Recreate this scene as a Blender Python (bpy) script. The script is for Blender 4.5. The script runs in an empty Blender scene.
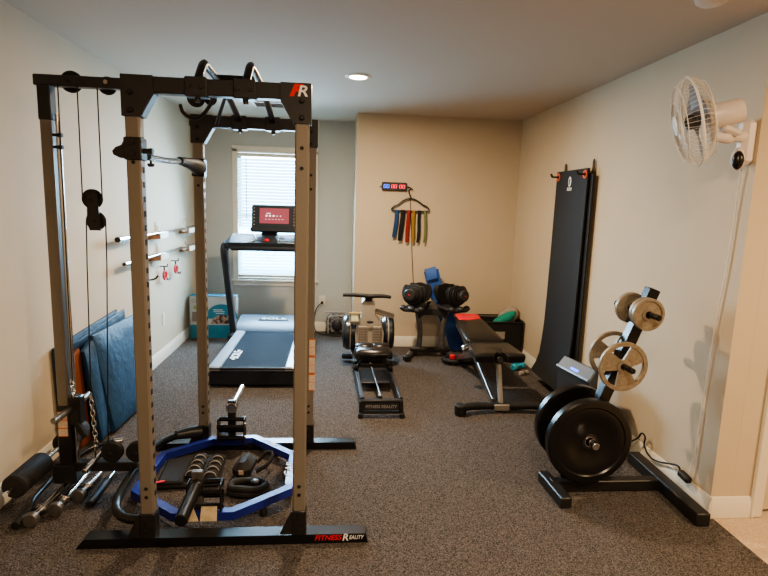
import bpy, math, random
from mathutils import Vector, Matrix, Euler
random.seed(7)
COL = bpy.context.scene.collection
PI = math.pi
H = 2.44            # ceiling height
XL, XR, YW, YB, XB, YE = -1.62, 1.924, 6.333, 5.667, 0.196, 2.374

# ------------------------------------------------------------------ materials
def mat(name, col, rough=.5, metal=0., emis=None, es=0., noise=None, bump=None, spec=.5, alpha=1., trans=0., coat=0.):
    m = bpy.data.materials.new(name); m.use_nodes = True
    nt = m.node_tree; b = nt.nodes['Principled BSDF']
    b.inputs['Base Color'].default_value = (*col, 1)
    b.inputs['Roughness'].default_value = rough
    b.inputs['Metallic'].default_value = metal
    b.inputs['Specular IOR Level'].default_value = spec
    b.inputs['Alpha'].default_value = alpha
    b.inputs['Transmission Weight'].default_value = trans
    b.inputs['Coat Weight'].default_value = coat
    if emis:
        b.inputs['Emission Color'].default_value = (*emis, 1); b.inputs['Emission Strength'].default_value = es
    tc = nt.nodes.new('ShaderNodeTexCoord')
    if noise:
        sc, col2, lo, hi = noise
        n = nt.nodes.new('ShaderNodeTexNoise'); n.inputs['Scale'].default_value = sc; n.inputs['Detail'].default_value = 4
        r = nt.nodes.new('ShaderNodeValToRGB')
        r.color_ramp.elements[0].position = lo; r.color_ramp.elements[0].color = (*col, 1)
        r.color_ramp.elements[1].position = hi; r.color_ramp.elements[1].color = (*col2, 1)
        nt.links.new(tc.outputs['Object'], n.inputs['Vector']); nt.links.new(n.outputs['Fac'], r.inputs['Fac'])
        nt.links.new(r.outputs['Color'], b.inputs['Base Color'])
    if bump:
        sc, st, di = bump
        n = nt.nodes.new('ShaderNodeTexNoise'); n.inputs['Scale'].default_value = sc; n.inputs['Detail'].default_value = 3
        u = nt.nodes.new('ShaderNodeBump'); u.inputs['Strength'].default_value = st; u.inputs['Distance'].default_value = di
        nt.links.new(tc.outputs['Object'], n.inputs['Vector']); nt.links.new(n.outputs['Fac'], u.inputs['Height'])
        nt.links.new(u.outputs['Normal'], b.inputs['Normal'])
    return m

M = {}
M['wall'] = mat('wall_paint', (.585, .495, .37), .75, noise=(3, (.565, .475, .355), .3, .7), bump=(160, .08, .002), spec=.25)
M['walldaylit'] = mat('wall_paint_daylit', (.50, .51, .475), .75, noise=(3, (.48, .49, .455), .3, .7), bump=(160, .08, .002), spec=.25)  # wall paint with the window's cool daylight put into its colour
M['ceil'] = mat('ceiling_paint', (.56, .475, .385), .9, bump=(120, .1, .002), spec=.2)
M['trim'] = mat('trim_paint', (.72, .67, .57), .4)
M['carpet'] = mat('grey_carpet', (.026, .023, .022), .95, noise=(190, (.20, .175, .162), .34, .68), bump=(110, .9, .012), spec=.1)
M['beige'] = mat('beige_carpet', (.50, .37, .26), .95, noise=(160, (.66, .52, .38), .35, .65), bump=(140, .7, .01), spec=.1)
M['taupe'] = mat('taupe_powder_coat', (.215, .188, .157), .45, .1, bump=(300, .05, .001))
M['black'] = mat('black_powder_coat', (.022, .021, .021), .38, .1, bump=(260, .08, .001))
M['blackgloss'] = mat('black_gloss_paint', (.014, .014, .015), .28, .3)
M['rubber'] = mat('black_rubber', (.012, .012, .012), .6, bump=(90, .1, .002))
M['foam'] = mat('black_foam', (.018, .016, .015), .75, bump=(140, .3, .004))
M['plastic'] = mat('dark_plastic', (.03, .03, .034), .45)
M['chrome'] = mat('chrome', (.75, .75, .76), .12, 1., noise=(5, (.68, .68, .7), .4, .6))
M['steel'] = mat('grey_steel', (.28, .27, .26), .35, .8, noise=(30, (.22, .21, .2), .4, .6))
M['blue'] = mat('blue_enamel', (.016, .028, .25), .4, .1, coat=.15, noise=(6, (.02, .034, .29), .4, .6))
M['brass'] = mat('pale_gold_plate', (.75, .64, .46), .35, .4, noise=(40, (.62, .52, .36), .4, .6))
M['goldplate'] = mat('beige_iron_plate', (.31, .265, .205), .45, .35, noise=(60, (.25, .21, .16), .4, .6), bump=(120, .1, .002))
M['white'] = mat('white_plastic', (.70, .63, .58), .35)
M['whitegrill'] = mat('white_wire', (.78, .74, .68), .4)
M['whitepaint'] = mat('white_print', (.85, .85, .85), .5)
M['redpaint'] = mat('red_print', (.75, .02, .02), .5)
M['greypaint'] = mat('grey_print', (.35, .33, .32), .5)
M['matblue'] = mat('blue_vinyl', (.014, .055, .125), .6, noise=(7, (.018, .07, .16), .35, .65), bump=(14, .5, .02))
M['matnavy'] = mat('navy_vinyl', (.014, .035, .075), .45, bump=(14, .4, .02))
M['matbrown'] = mat('rust_brown_vinyl', (.19, .055, .022), .5, bump=(20, .3, .01))
M['wood'] = mat('pale_wood', (.42, .22, .11), .55, noise=(25, (.34, .16, .075), .35, .65))
M['woodpole'] = mat('dull_wood', (.13, .09, .055), .55, noise=(25, (.09, .065, .04), .35, .65))
M['label'] = mat('peach_label', (.74, .60, .48), .6, noise=(120, (.64, .50, .4), .4, .6))
M['orange'] = mat('orange_print', (.80, .17, .03), .5)
M['tmgrey'] = mat('silver_plastic', (.28, .33, .39), .35, .2)
M['tmdark'] = mat('slate_plastic', (.022, .027, .036), .62, spec=.3)
M['tmhood'] = mat('blue_grey_hood', (.09, .13, .18), .45, .1)
M['belt'] = mat('running_belt', (.014, .02, .03), .9, bump=(300, .15, .002), spec=.15)
M['screen'] = mat('treadmill_screen', (.1, .02, .03), .3, emis=(.36, .08, .10), es=.7)
M['screenwhite'] = mat('screen_icons', (.8, .8, .8), .4, emis=(.9, .85, .85), es=.7)
M['pad'] = mat('black_vinyl_pad', (.014, .012, .011), .3, bump=(200, .12, .002))
M['redpad'] = mat('red_vinyl', (.62, .03, .045), .4)
M['rowgrey'] = mat('rower_grey_shell', (.33, .30, .26), .4, .2)
M['lcd'] = mat('lcd', (.50, .50, .32), .3, emis=(.5, .5, .3), es=.15)
M['lcdframe'] = mat('tan_plastic', (.50, .36, .18), .4)
M['tank'] = mat('smoky_dark_shell', (.02, .025, .032), .3, .1, coat=.2)
M['bin'] = mat('black_fabric', (.012, .011, .011), .85, bump=(200, .3, .003))
M['teal'] = mat('teal_fabric', (.02, .26, .20), .8, bump=(60, .4, .006))
M['greycloth'] = mat('grey_fabric', (.33, .29, .25), .85, bump=(60, .4, .006))
M['turq'] = mat('turquoise_plastic', (.04, .38, .52), .5)
M['bluefoam'] = mat('royal_blue_foam', (.02, .085, .34), .55, noise=(9, (.03, .12, .42), .4, .6), bump=(60, .3, .005))
M['longmat'] = mat('charcoal_rubber_mat', (.013, .0125, .0125), .7, bump=(220, .15, .002))
M['eyelet'] = mat('orange_eyelet', (.75, .12, .05), .4)
M['cord'] = mat('black_cord', (.01, .01, .01), .5)
M['whitecord'] = mat('white_cord', (.75, .70, .62), .5)
M['blade'] = mat('grey_blade', (.16, .15, .15), .35)
M['lamp'] = mat('lit_lens', (1, .9, .75), .5, emis=(1, .86, .66), es=14)
M['ledblue'] = mat('blue_led', (.1, .2, .9), .4, emis=(.03, .12, 1), es=3)
M['ledred'] = mat('red_led', (.9, .1, .15), .4, emis=(1, .02, .05), es=2.4)
M['spkgrey'] = mat('slate_grey_panel', (.26, .31, .38), .35, .3)
M['bag'] = mat('cloudy_clear_plastic', (.40, .38, .37), .25, trans=.25, noise=(30, (.12, .11, .11), .4, .6))
M['boxwhite'] = mat('box_white_card', (.60, .61, .60), .6)
M['boxblue'] = mat('box_blue_print', (.03, .24, .36), .55, noise=(8, (.04, .29, .43), .4, .6))
M['boxphoto'] = mat('box_photo_print', (.05, .035, .035), .55, noise=(24, (.55, .36, .28), .44, .56))
M['green'] = mat('green_print', (.32, .45, .14), .55)
M['glass'] = mat('window_glass', (.9, .97, 1), .02, trans=1.)
M['darkband'] = mat('black_band', (.015, .015, .02), .6)
BANDC = [('blue', (.02, .07, .20)), ('black', (.014, .014, .02)), ('red', (.30, .03, .035)), ('yellow', (.36, .21, .05)), ('black', (.02, .022, .035)), ('green', (.20, .24, .11))]
for i, (n, c) in enumerate(BANDC): M['band%d' % i] = mat('latex_%s_%d' % (n, i), c, .5)

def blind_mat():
    m = bpy.data.materials.new('blind_slat_glow'); m.use_nodes = True; nt = m.node_tree
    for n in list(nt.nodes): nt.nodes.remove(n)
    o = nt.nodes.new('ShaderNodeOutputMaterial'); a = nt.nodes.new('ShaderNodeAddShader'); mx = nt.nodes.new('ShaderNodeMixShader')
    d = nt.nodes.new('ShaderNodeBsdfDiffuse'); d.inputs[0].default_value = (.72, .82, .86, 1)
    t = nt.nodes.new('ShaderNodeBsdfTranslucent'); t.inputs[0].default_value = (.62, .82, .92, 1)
    e = nt.nodes.new('ShaderNodeEmission'); e.inputs[0].default_value = (.50, .83, 1, 1); e.inputs[1].default_value = .75  # added glow on the slats, standing in for daylight coming through
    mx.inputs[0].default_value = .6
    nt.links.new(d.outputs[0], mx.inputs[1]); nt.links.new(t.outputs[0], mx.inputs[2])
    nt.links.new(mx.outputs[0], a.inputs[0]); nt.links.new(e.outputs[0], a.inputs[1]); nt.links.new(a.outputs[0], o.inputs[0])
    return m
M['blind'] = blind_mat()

# ------------------------------------------------------------------ geometry helpers
def rotz(a): return Matrix.Rotation(a, 4, 'Z')
def frame_z(d, up=Vector((0, 0, 1))):
    d = Vector(d).normalized()
    if abs(d.dot(up)) > .999: up = Vector((0, 1, 0))
    x = up.cross(d).normalized(); y = d.cross(x).normalized()
    return x, y, d

class MB:
    def __init__(s): s.v = []; s.f = []; s.T = Matrix.Identity(4)
    def add(s, vs, fs):
        n = len(s.v); s.v += [s.T @ Vector(v) for v in vs]; s.f += [tuple(i + n for i in f) for f in fs]; return s
    def box(s, c, d, R=None, taper=1., b=0.):
        """bevelled box: c centre, d sizes"""
        hx, hy, hz = [x / 2 for x in d]; R = R or Matrix.Identity(4); c = Vector(c)
        b = min(b, hx * .9, hy * .9, hz * .9)
        if b <= 0:
            P = [(sx * hx * (taper if sz > 0 else 1), sy * hy * (taper if sz > 0 else 1), sz * hz) for sz in (-1, 1) for sy in (-1, 1) for sx in (-1, 1)]
            F = [(0, 2, 3, 1), (4, 5, 7, 6), (0, 1, 5, 4), (2, 6, 7, 3), (0, 4, 6, 2), (1, 3, 7, 5)]
            return s.add([c + R @ Vector(p) for p in P], F)
        # chamfered: rings of an octagon footprint
        def ring(hx_, hy_, z, bb):
            return [(hx_, -hy_ + bb, z), (hx_, hy_ - bb, z), (hx_ - bb, hy_, z), (-hx_ + bb, hy_, z), (-hx_, hy_ - bb, z), (-hx_, -hy_ + bb, z), (-hx_ + bb, -hy_, z), (hx_ - bb, -hy_, z)]
        rs = [ring(hx - b, hy - b, -hz, b * .4), ring(hx, hy, -hz + b, b), ring(hx * taper, hy * taper, hz - b, b), ring((hx - b) * taper, (hy - b) * taper, hz, b * .4)]
        vs = [c + R @ Vector(p) for r in rs for p in r]; fs = [tuple(range(7, -1, -1)), tuple(range(24, 32))]
        for k in range(3):
            for i in range(8): j = (i + 1) % 8; fs.append((k * 8 + i, k * 8 + j, k * 8 + 8 + j, k * 8 + 8 + i))
        return s.add(vs, fs)
    def bar(s, p0, p1, w, h, up=(0, 0, 1), b=.004):
        p0, p1 = Vector(p0), Vector(p1); x, y, z = frame_z(p1 - p0, Vector(up))
        R = Matrix((x, y, z)).transposed().to_4x4()
        return s.box((p0 + p1) / 2, (w, h, (p1 - p0).length), R, b=b)
    def lathe(s, prof, c=(0, 0, 0), ax=(0, 0, 1), n=24, closed=False):
        """prof [(r, h)] along axis"""
        x, y, z = frame_z(ax); c = Vector(c); vs = []; fs = []
        for r, h in prof:
            for i in range(n):
                a = 2 * PI * i / n; vs.append(c + z * h + x * (r * math.cos(a)) + y * (r * math.sin(a)))
        m = len(prof)
        for k in range(m if closed else m - 1):
            k2 = (k + 1) % m
            for i in range(n): j = (i + 1) % n; fs.append((k * n + i, k * n + j, k2 * n + j, k2 * n + i))
        if not closed:
            fs.append(tuple(range(n - 1, -1, -1))); fs.append(tuple(range((m - 1) * n, m * n)))
        return s.add(vs, fs)
    def cyl(s, p0, p1, r, n=16, r2=None, b=0):
        p0, p1 = Vector(p0), Vector(p1); L = (p1 - p0).length; r2 = r if r2 is None else r2
        pr = [(r, 0), (r2, L)] if not b else [(r - b, 0), (r, b), (r2, L - b), (r2 - b, L)]
        return s.lathe(pr, p0, p1 - p0, n)
    def tube(s, pts, r, n=10, sm=0, closed=False, flat=None):
        """swept tube, r number or list; flat=(up vector, ratio) flattens the section"""
        P = [Vector(p) for p in pts]; R = list(r) if isinstance(r, (list, tuple)) else [r] * len(P)
        for _ in range(sm):
            Q = []; S = []; N = len(P)
            if not closed: Q.append(P[0]); S.append(R[0])
            for i in range(N if closed else N - 1):
                a, b = P[i], P[(i + 1) % N]; ra, rb = R[i], R[(i + 1) % N]
                Q += [a * .75 + b * .25, a * .25 + b * .75]; S += [ra * .75 + rb * .25, ra * .25 + rb * .75]
            if not closed: Q.append(P[-1]); S.append(R[-1])
            P, R = Q, S
        N = len(P); vs = []; fs = []; px = None
        for i in range(N):
            t = (P[(i + 1) % N] - P[i - 1]) if closed else (P[min(i + 1, N - 1)] - P[max(i - 1, 0)])
            t.normalize()
            if px is None: px, _, _ = frame_z(t)
            px = (px - t * px.dot(t)).normalized(); py = t.cross(px)
            for k in range(n):
                a = 2 * PI * k / n; o = px * math.cos(a) * R[i] + py * math.sin(a) * R[i]
                if flat: u = Vector(flat[0]).normalized(); o -= u * o.dot(u) * (1 - flat[1])
                vs.append(P[i] + o)
        for i in range(N if closed else N - 1):
            i2 = (i + 1) % N
            for k in range(n): j = (k + 1) % n; fs.append((i * n + k, i * n + j, i2 * n + j, i2 * n + k))
        if not closed: fs.append(tuple(range(n - 1, -1, -1))); fs.append(tuple(range((N - 1) * n, N * n)))
        return s.add(vs, fs)
    def prism(s, pts, n, t):
        """flat polygon pts (3D) extruded by vector n*t"""
        P = [Vector(p) for p in pts]; d = Vector(n).normalized() * t; k = len(P)
        return s.add(P + [p + d for p in P], [tuple(range(k - 1, -1, -1)), tuple(range(k, 2 * k))] + [(i, (i + 1) % k, (i + 1) % k + k, i + k) for i in range(k)])
    def ribbon(s, path, w, t):
        """path: list of (centre, normal); w: width vector; sheet of thickness t"""
        w = Vector(w); vs = []; fs = []
        for c, nn in path:
            c = Vector(c); nn = Vector(nn).normalized() * t / 2
            vs += [c - w / 2 + nn, c + w / 2 + nn, c + w / 2 - nn, c - w / 2 - nn]
        for i in range(len(path) - 1):
            for k in range(4): j = (k + 1) % 4; fs.append((i * 4 + k, i * 4 + j, i * 4 + 4 + j, i * 4 + 4 + k))
        m = (len(path) - 1) * 4; fs += [(3, 2, 1, 0), (m, m + 1, m + 2, m + 3)]
        return s.add(vs, fs)
    def ell(s, c, r, n=16, m=10, R=None):
        c = Vector(c); R = R or Matrix.Identity(4); vs = []; fs = []
        for i in range(m + 1):
            a = PI * (i + .0001) / (m + .0002)
            for k in range(n):
                b = 2 * PI * k / n; vs.append(c + R @ Vector((r[0] * math.sin(a) * math.cos(b), r[1] * math.sin(a) * math.sin(b), r[2] * math.cos(a))))
        for i in range(m):
            for k in range(n): j = (k + 1) % n; fs.append((i * n + k, (i + 1) * n + k, (i + 1) * n + j, i * n + j))
        return s.add(vs, fs)
    def build(s, name, m, parent=None, ang=35, **tags):
        org = Vector((0, 0, 0)); q = parent
        while q is not None: org += q.location; q = q.parent
        loc = Vector((0, 0, 0))
        if parent is None:
            xs = [v.x for v in s.v]; ys = [v.y for v in s.v]
            loc = Vector(((min(xs) + max(xs)) / 2, (min(ys) + max(ys)) / 2, min(v.z for v in s.v))); org = loc
        me = bpy.data.meshes.new(name); me.from_pydata([v - org for v in s.v], [], s.f)
        import bmesh
        bm = bmesh.new(); bm.from_mesh(me); bmesh.ops.recalc_face_normals(bm, faces=bm.faces); bm.to_mesh(me); bm.free()
        me.materials.append(M[m] if isinstance(m, str) else m)
        me.shade_smooth(); me.set_sharp_from_angle(angle=math.radians(ang))
        o = bpy.data.objects.new(name, me); o.location = loc; o.parent = parent; COL.objects.link(o)
        for k, v in tags.items(): o[k] = v
        return o

def thing(name, label, cat, loc=(0, 0, 0), group=None):
    o = bpy.data.objects.new(name, None); o.location = loc; o.empty_display_size = .05; COL.objects.link(o)
    o['label'] = label; o['category'] = cat
    if group: o['group'] = group
    return o
def tag(o, label, cat, group=None):
    o['label'] = label; o['category'] = cat
    if group: o['group'] = group
    return o
def struct(name, mb, m, parent=None):
    o = mb.build(name, m, parent)
    if parent is None: o['kind'] = 'structure'
    return o
def text(name, body, size, m, c, right, up, parent, sx=1., bold=0., shear=0.):
    """flat lettering centred at c, reading along `right`"""
    cu = bpy.data.curves.new(name, 'FONT'); cu.body = body; cu.size = size; cu.align_x = 'CENTER'; cu.align_y = 'CENTER'; cu.extrude = .0006
    cu.offset = bold; cu.shear = shear
    tmp = bpy.data.objects.new('lettering_source', cu); COL.objects.link(tmp); bpy.context.view_layer.update()
    me = bpy.data.meshes.new_from_object(tmp.evaluated_get(bpy.context.evaluated_depsgraph_get())); bpy.data.objects.remove(tmp)
    me.materials.clear(); me.materials.append(M[m]); me.name = name; o = bpy.data.objects.new(name, me)
    r = Vector(right).normalized(); u = Vector(up); u = (u - r * u.dot(r)).normalized(); n = r.cross(u)
    org = Vector((0, 0, 0)); q = parent
    while q is not None: org += q.location; q = q.parent
    Mx = Matrix((r * sx, u, n)).transposed().to_4x4(); Mx.translation = Vector(c) - org
    o.parent = parent; o.matrix_local = Mx; COL.objects.link(o); return o
def copy_tree(o, parent=None):
    c = o.copy(); COL.objects.link(c); c.parent = parent
    for ch in list(o.children): copy_tree(ch, c)
    return c

# ------------------------------------------------------------------ the room
struct('floor', MB().box((.16, 2.2, -.03), (3.56, 8.4, .06)), 'carpet')
struct('floor_hall', MB().box((3.05, .5, -.032), (2.22, 5.0, .06)), 'beige')
struct('ceiling', MB().box((1.2, 2.2, H + .04), (5.9, 8.5, .08)), 'ceil')
struct('wall_left', MB().box((XL - .05, 2.2, H / 2), (.1, 8.4, H)), 'wall')
struct('wall_right', MB().box((XR + .055, (YE + 6.4) / 2, H / 2), (.11, 6.4 - YE, H)), 'wall')
struct('wall_alcove', MB().box(((XB + XR) / 2, (YB + 6.4) / 2, H / 2), (XR - XB, 6.4 - YB, H)), 'wall')
# window wall with a real opening
wx0, wx1, wz0, wz1 = -1.135, -.265, .625, 2.065
w = MB(); w.box(((XL + wx0) / 2, YW + .05, H / 2), (wx0 - XL, .1, H)); w.box(((wx1 + XB) / 2, YW + .05, H / 2), (XB - wx1, .1, H))
w.box(((wx0 + wx1) / 2, YW + .05, wz0 / 2), (wx1 - wx0, .1, wz0)); w.box(((wx0 + wx1) / 2, YW + .05, (wz1 + H) / 2), (wx1 - wx0, .1, H - wz1))
struct('wall_back', w, 'walldaylit')
struct('wall_front', MB().box((1.2, -2.05, H / 2), (5.9, .1, H)), 'wall')
struct('wall_hall', MB().box((4.15, .2, H / 2), (.1, 4.5, H)), 'wall')
struct('wall_sky_block', MB().box((2.84, 2.96, H / 2), (1.58, .1, H)), 'wall')  # unseen wall added behind the door to keep sky out of its gap
# short return wall past the corner, doorway beyond
r = MB(); r.box((2.08 + .01, YE + .06, H / 2), (.11, .119, H)); r.box((3.57, YE + .06, H / 2), (1.06, .12, H)); r.box((2.59, YE + .06, (2.05 + H) / 2), (.9, .12, H - 2.05))
struct('wall_return', r, 'wall')
d = struct('door_1', MB().box((2.6, YE + .05, 1.03), (.80, .04, 2.03), b=.004), 'wall')
k = MB()
for z0, z1 in ((.2, .95), (1.1, 1.9)):
    for x0, x1 in ((2.3, 2.55), (2.65, 2.9)): k.box(((x0 + x1) / 2, YE + .028, (z0 + z1) / 2), (x1 - x0, .01, z1 - z0), b=.004)
k.build('door_panel', 'wall', d)
MB().lathe([(.012, 0), (.012, .03), (.03, .04), (.03, .065), (.01, .07)], (2.93, YE + .03, .95), (0, -1, 0), 16).build('door_knob', 'chrome', d)
c = MB()
for x in (2.172, 3.04):
    c.box((x, YE - .008, 1.03), (.068, .016, 2.06), b=.005); c.box((x - .022 if x < 3 else x + .022, YE - .014, 1.03), (.02, .014, 2.06), b=.004)
c.box((2.606, YE - .008, 2.095), (.936, .016, .068), b=.005)
struct('trim_1', c, 'trim')

def baseboard(name, p0, p1, n):
    """p0-p1 along wall foot, n into the room"""
    p0, p1, n = Vector(p0), Vector(p1), Vector(n)
    prof = [(0, 0), (.015, 0), (.015, .083), (.011, .09), (.009, .1), (.004, .11), (0, .112)]
    a = [p0 + n * x + Vector((0, 0, z)) for x, z in prof]; k = len(a)
    vs = a + [q + (p1 - p0) for q in a]
    fs = [tuple(range(k)), tuple(range(2 * k - 1, k - 1, -1))] + [(i, (i + 1) % k, (i + 1) % k + k, i + k) for i in range(k)]
    m = MB(); m.add(vs, fs); struct(name, m, 'trim')
baseboard('baseboard_left', (XL, -2, 0), (XL, YW, 0), (1, 0, 0))
baseboard('baseboard_back', (XL + .015, YW, 0), (XB - .0, YW, 0), (0, -1, 0))
baseboard('baseboard_alcove_side', (XB, YB, 0), (XB, YW - .015, 0), (-1, 0, 0))
baseboard('baseboard_alcove', (XB - .015, YB, 0), (XR - .015, YB, 0), (0, -1, 0))
baseboard('baseboard_right', (XR, YE - .015, 0), (XR, YB - .0, 0), (-1, 0, 0))
baseboard('baseboard_return', (XR, YE, 0), (2.138, YE, 0), (0, -1, 0))

# window: casing, stool, sashes, glass
f = MB()
for x in (-1.152, -.248): f.box((x, YW - .009, 1.345), (.062, .018, 1.5), b=.004)
f.box((-.70, YW - .009, 2.098), (.966, .018, .066), b=.004)
win = struct('window_1', f, 'trim')
MB().box((-.70, YW - .02, .60), (1.02, .05, .022), b=.005).build('window_sill', 'trim', win)
MB().box((-.70, YW - .008, .565), (.96, .016, .05), b=.004).build('apron', 'trim', win)
s = MB()
for z0, z1, y in ((.63, 1.36, YW + .06), (1.33, 2.06, YW + .085)):
    for x in (-1.115, -.285): s.box((x, y, (z0 + z1) / 2), (.04, .025, z1 - z0))
    for z in (z0 + .02, z1 - .02): s.box((-.70, y, z), (.87, .025, .04))
s.build('sash', 'trim', win)
MB().box((-.70, YW + .072, 1.345), (.83, .004, 1.4)).build('glass_pane', 'glass', win)
# blind
bl = thing('window_blind', 'white horizontal slat blind lowered over the window behind the treadmill', 'blind', (-.70, YW + .03, .64))
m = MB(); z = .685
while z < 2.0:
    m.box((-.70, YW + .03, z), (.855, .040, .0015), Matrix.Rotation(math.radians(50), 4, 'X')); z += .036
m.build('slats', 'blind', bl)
MB().box((-.70, YW + .03, 2.035), (.86, .035, .035), b=.004).build('head_rail', 'trim', bl)
MB().box((-.70, YW + .03, .655), (.855, .03, .018), b=.004).build('bottom_rail', 'trim', bl)
MB().cyl((-1.03, YW + .004, 2.02), (-1.025, YW + .004, 1.30), .004, 8).build('tilt_wand', 'greypaint', bl)
# bright yard outside, seen only through the blind
struct('exterior_ground', MB().box((-.7, 11, -1.2), (14, 9, .1)), 'beige')

# recessed lamp, vent, detector
cl = thing('recessed_light', 'lit round recessed lamp set in the grey ceiling', 'ceiling light', (.14, 4.09, H))
MB().lathe([(.062, -.002), (.066, -.008), (.09, -.006), (.095, -.001)], (.14, 4.09, H), (0, 0, 1), 32).build('trim_ring', 'trim', cl)
MB().lathe([(.001, -.016), (.04, -.014), (.06, -.009), (.062, -.004)], (.14, 4.09, H), (0, 0, 1), 32).build('lens', 'lamp', cl)
v = thing('ceiling_vent', 'small slotted white air vent in the ceiling near the window', 'vent', (-.66, 5.43, H))
m = MB(); m.box((-.66, 5.30, H - .004), (.30, .02, .008)); m.box((-.66, 5.56, H - .004), (.30, .02, .008)); m.box((-.80, 5.43, H - .004), (.02, .28, .008)); m.box((-.52, 5.43, H - .004), (.02, .28, .008)); m.build('frame', 'trim', v)
m = MB()
for i in range(9): m.box((-.66, 5.325 + i * .026, H - .005), (.27, .016, .002), Matrix.Rotation(.5, 4, 'X'))
m.build('louvre', 'greypaint', v)
sd = thing('smoke_detector', 'round white smoke detector on the ceiling at the top edge', 'smoke detector', (1.565, 2.30, H))
MB().lathe([(.02, -.036), (.045, -.034), (.062, -.022), (.066, -.001)], (1.565, 2.30, H), (0, 0, 1), 28).build('cover', 'white', sd)
MB().lathe([(.069, -.006), (.07, -.0005)], (1.565, 2.30, H), (0, 0, 1), 28).build('base_ring', 'white', sd)
def outlet(name, label, c, n, cat='outlet'):
    o = thing(name, label, cat, c); c = Vector(c); n = Vector(n); t = Vector((0, 0, 1)).cross(n)
    R = Matrix((t, n, Vector((0, 0, 1)))).transposed().to_4x4()
    MB().box(c + n * .003, (.072, .006, .115), R, b=.002).build('plate', 'trim', o)
    m = MB()
    for dz in (-.022, .022): m.box(c + n * .007 + Vector((0, 0, dz)), (.032, .003, .028), R, b=.001)
    m.build('socket', 'white', o); return o
outlet('wall_outlet', 'white outlet plate on the window wall with a black plug in it', (-.15, YW, .375), (0, -1, 0))
outlet('wall_outlet', 'blank white plate low on the left wall by the window corner', (XL, 5.15, .385), (1, 0, 0), 'outlet')

# ------------------------------------------------------------------ power rack
XA, XC, YF, YR, YM = -.80, -.143, 2.27, 3.215, 2.74      # post centres
W = .056; TOP = 1.957
rk = thing('power_rack', 'tall taupe and black power rack with a cable tower on its left side', 'power rack', ((XA + XC) / 2, YM, 0))
for x0_ in (XA, XC):
    for y in (YF, YR):
        x = x0_ if y == YF else (x0_ + .015 if x0_ == XA else x0_ - .006)
        p = MB().box((x, y, .96), (W, W, 1.76), b=.006).build('upright', 'taupe', rk)
        h = MB()
        for i in range(27):
            z = .24 + i * .058
            if x0_ == XA: h.box((x + W / 2, y + .004, z), (.003, .022, .024), b=.003)
            else: h.box((x - W / 2, y + .004, z), (.003, .022, .024), b=.003)
        zs = (.235, .275, 1.66, 1.74) if y == YF else (.24, .28, 1.60, 1.68)
        for z in zs: h.lathe([(.008, 0), (.008, .0025)], (x, y - W / 2 + .0005, z), (0, -1, 0), 12)
        h.build('adjustment_holes', 'rubber', p)
for y, x1 in ((YF, .171), (YR, .152)):
    # floor runner, end cut at an angle
    o = MB().add([(-1.105, y - .034, 0), (x1, y - .034, 0), (x1 - .012, y - .034, .045), (-1.07, y - .034, .045),
                  (-1.105, y + .034, 0), (x1, y + .034, 0), (x1 - .012, y + .034, .045), (-1.07, y + .034, .045)],
                 [(0, 1, 2, 3), (7, 6, 5, 4), (0, 4, 5, 1), (3, 2, 6, 7), (1, 5, 6, 2), (0, 3, 7, 4)]).build('floor_runner', 'blackgloss', rk)
    if y == YF:
        text('lettering', 'FITNESS', .034, 'redpaint', (-.012, y - .0355, .027), (1, 0, 0), (0, 0, 1), o, 1.0, .0007, .25)
        text('lettering', 'R', .046, 'whitepaint', (.066, y - .0355, .027), (1, 0, 0), (0, 0, 1), o, 1.0, .001, .2)
        text('lettering', 'EALITY', .026, 'whitepaint', (.116, y - .0355, .027), (1, 0, 0), (0, 0, 1), o, .8, .0003, .25)
    # foot gussets
    for x, s_ in ((XA, -1), (XC, -1)):
        if y == YR: x += .015 if x == XA else -.006
        g = MB(); g.box((x, y, .10), (W + .008, W + .012, .118), b=.004)
        g.prism([(x + s_ * .03, y - .036, .05), (x + s_ * .085, y - .036, .05), (x + s_ * .034, y - .036, .158), (x + s_ * .03, y - .036, .158)], (0, 1, 0), .006)
        for z in (.085, .135): g.lathe([(.009, 0), (.009, .006)], (x, y - .037, z), (0, -1, 0), 6)
        g.build('foot_bracket', 'black', rk)
    # top beam
    b = MB(); b.box(((XA + XC) / 2, y, TOP), (XC - XA + .12 - .06, W, .062), b=.004); b.build('top_beam', 'plastic', rk)
    for x, s_ in ((XA, 1), (XC, -1)):
        if y == YR: x += .015 if x == XA else -.006
        g = MB(); yy = y - W / 2 - .006
        g.prism([(x - s_ * .034, yy, TOP + .033), (x + s_ * .085, yy, TOP + .033), (x + s_ * .085, yy, TOP - .034), (x + s_ * .034, yy, TOP - .122), (x - s_ * .034, yy, TOP - .122)], (0, 1, 0), .006)
        g.prism([(x - s_ * .034, y + W / 2, TOP + .033), (x + s_ * .085, y + W / 2, TOP + .033), (x + s_ * .085, y + W / 2, TOP - .034), (x + s_ * .034, y + W / 2, TOP - .122), (x - s_ * .034, y + W / 2, TOP - .122)], (0, 1, 0), .006)
        g.box((x - s_ * .034, y, TOP - .045), (.005, W + .01, .155))
        g.bar((x + s_ * .085, y, TOP - .034), (x + s_ * .034, y, TOP - .122), .004, W, up=(0, 1, 0), b=0)
        o = g.build('corner_gusset', 'plastic', rk)
        bo = MB()
        for z in (-.035, -.10): bo.lathe([(.011, 0), (.011, .006), (.007, .012)], (x, yy, TOP + z), (0, -1, 0), 6)
        bo.build('bolts', 'black', o)
        if y == YF and x == XC:
            text('logo', 'F', .058, 'redpaint', (x - .032, yy - .001, TOP + .002), (1, 0, 0), (0, 0, 1), o, 1.2, .004, .35)
            text('logo', 'R', .058, 'whitepaint', (x + .0, yy - .0015, TOP + .0), (1, 0, 0), (0, 0, 1), o, 1.2, .001, .2)
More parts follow.
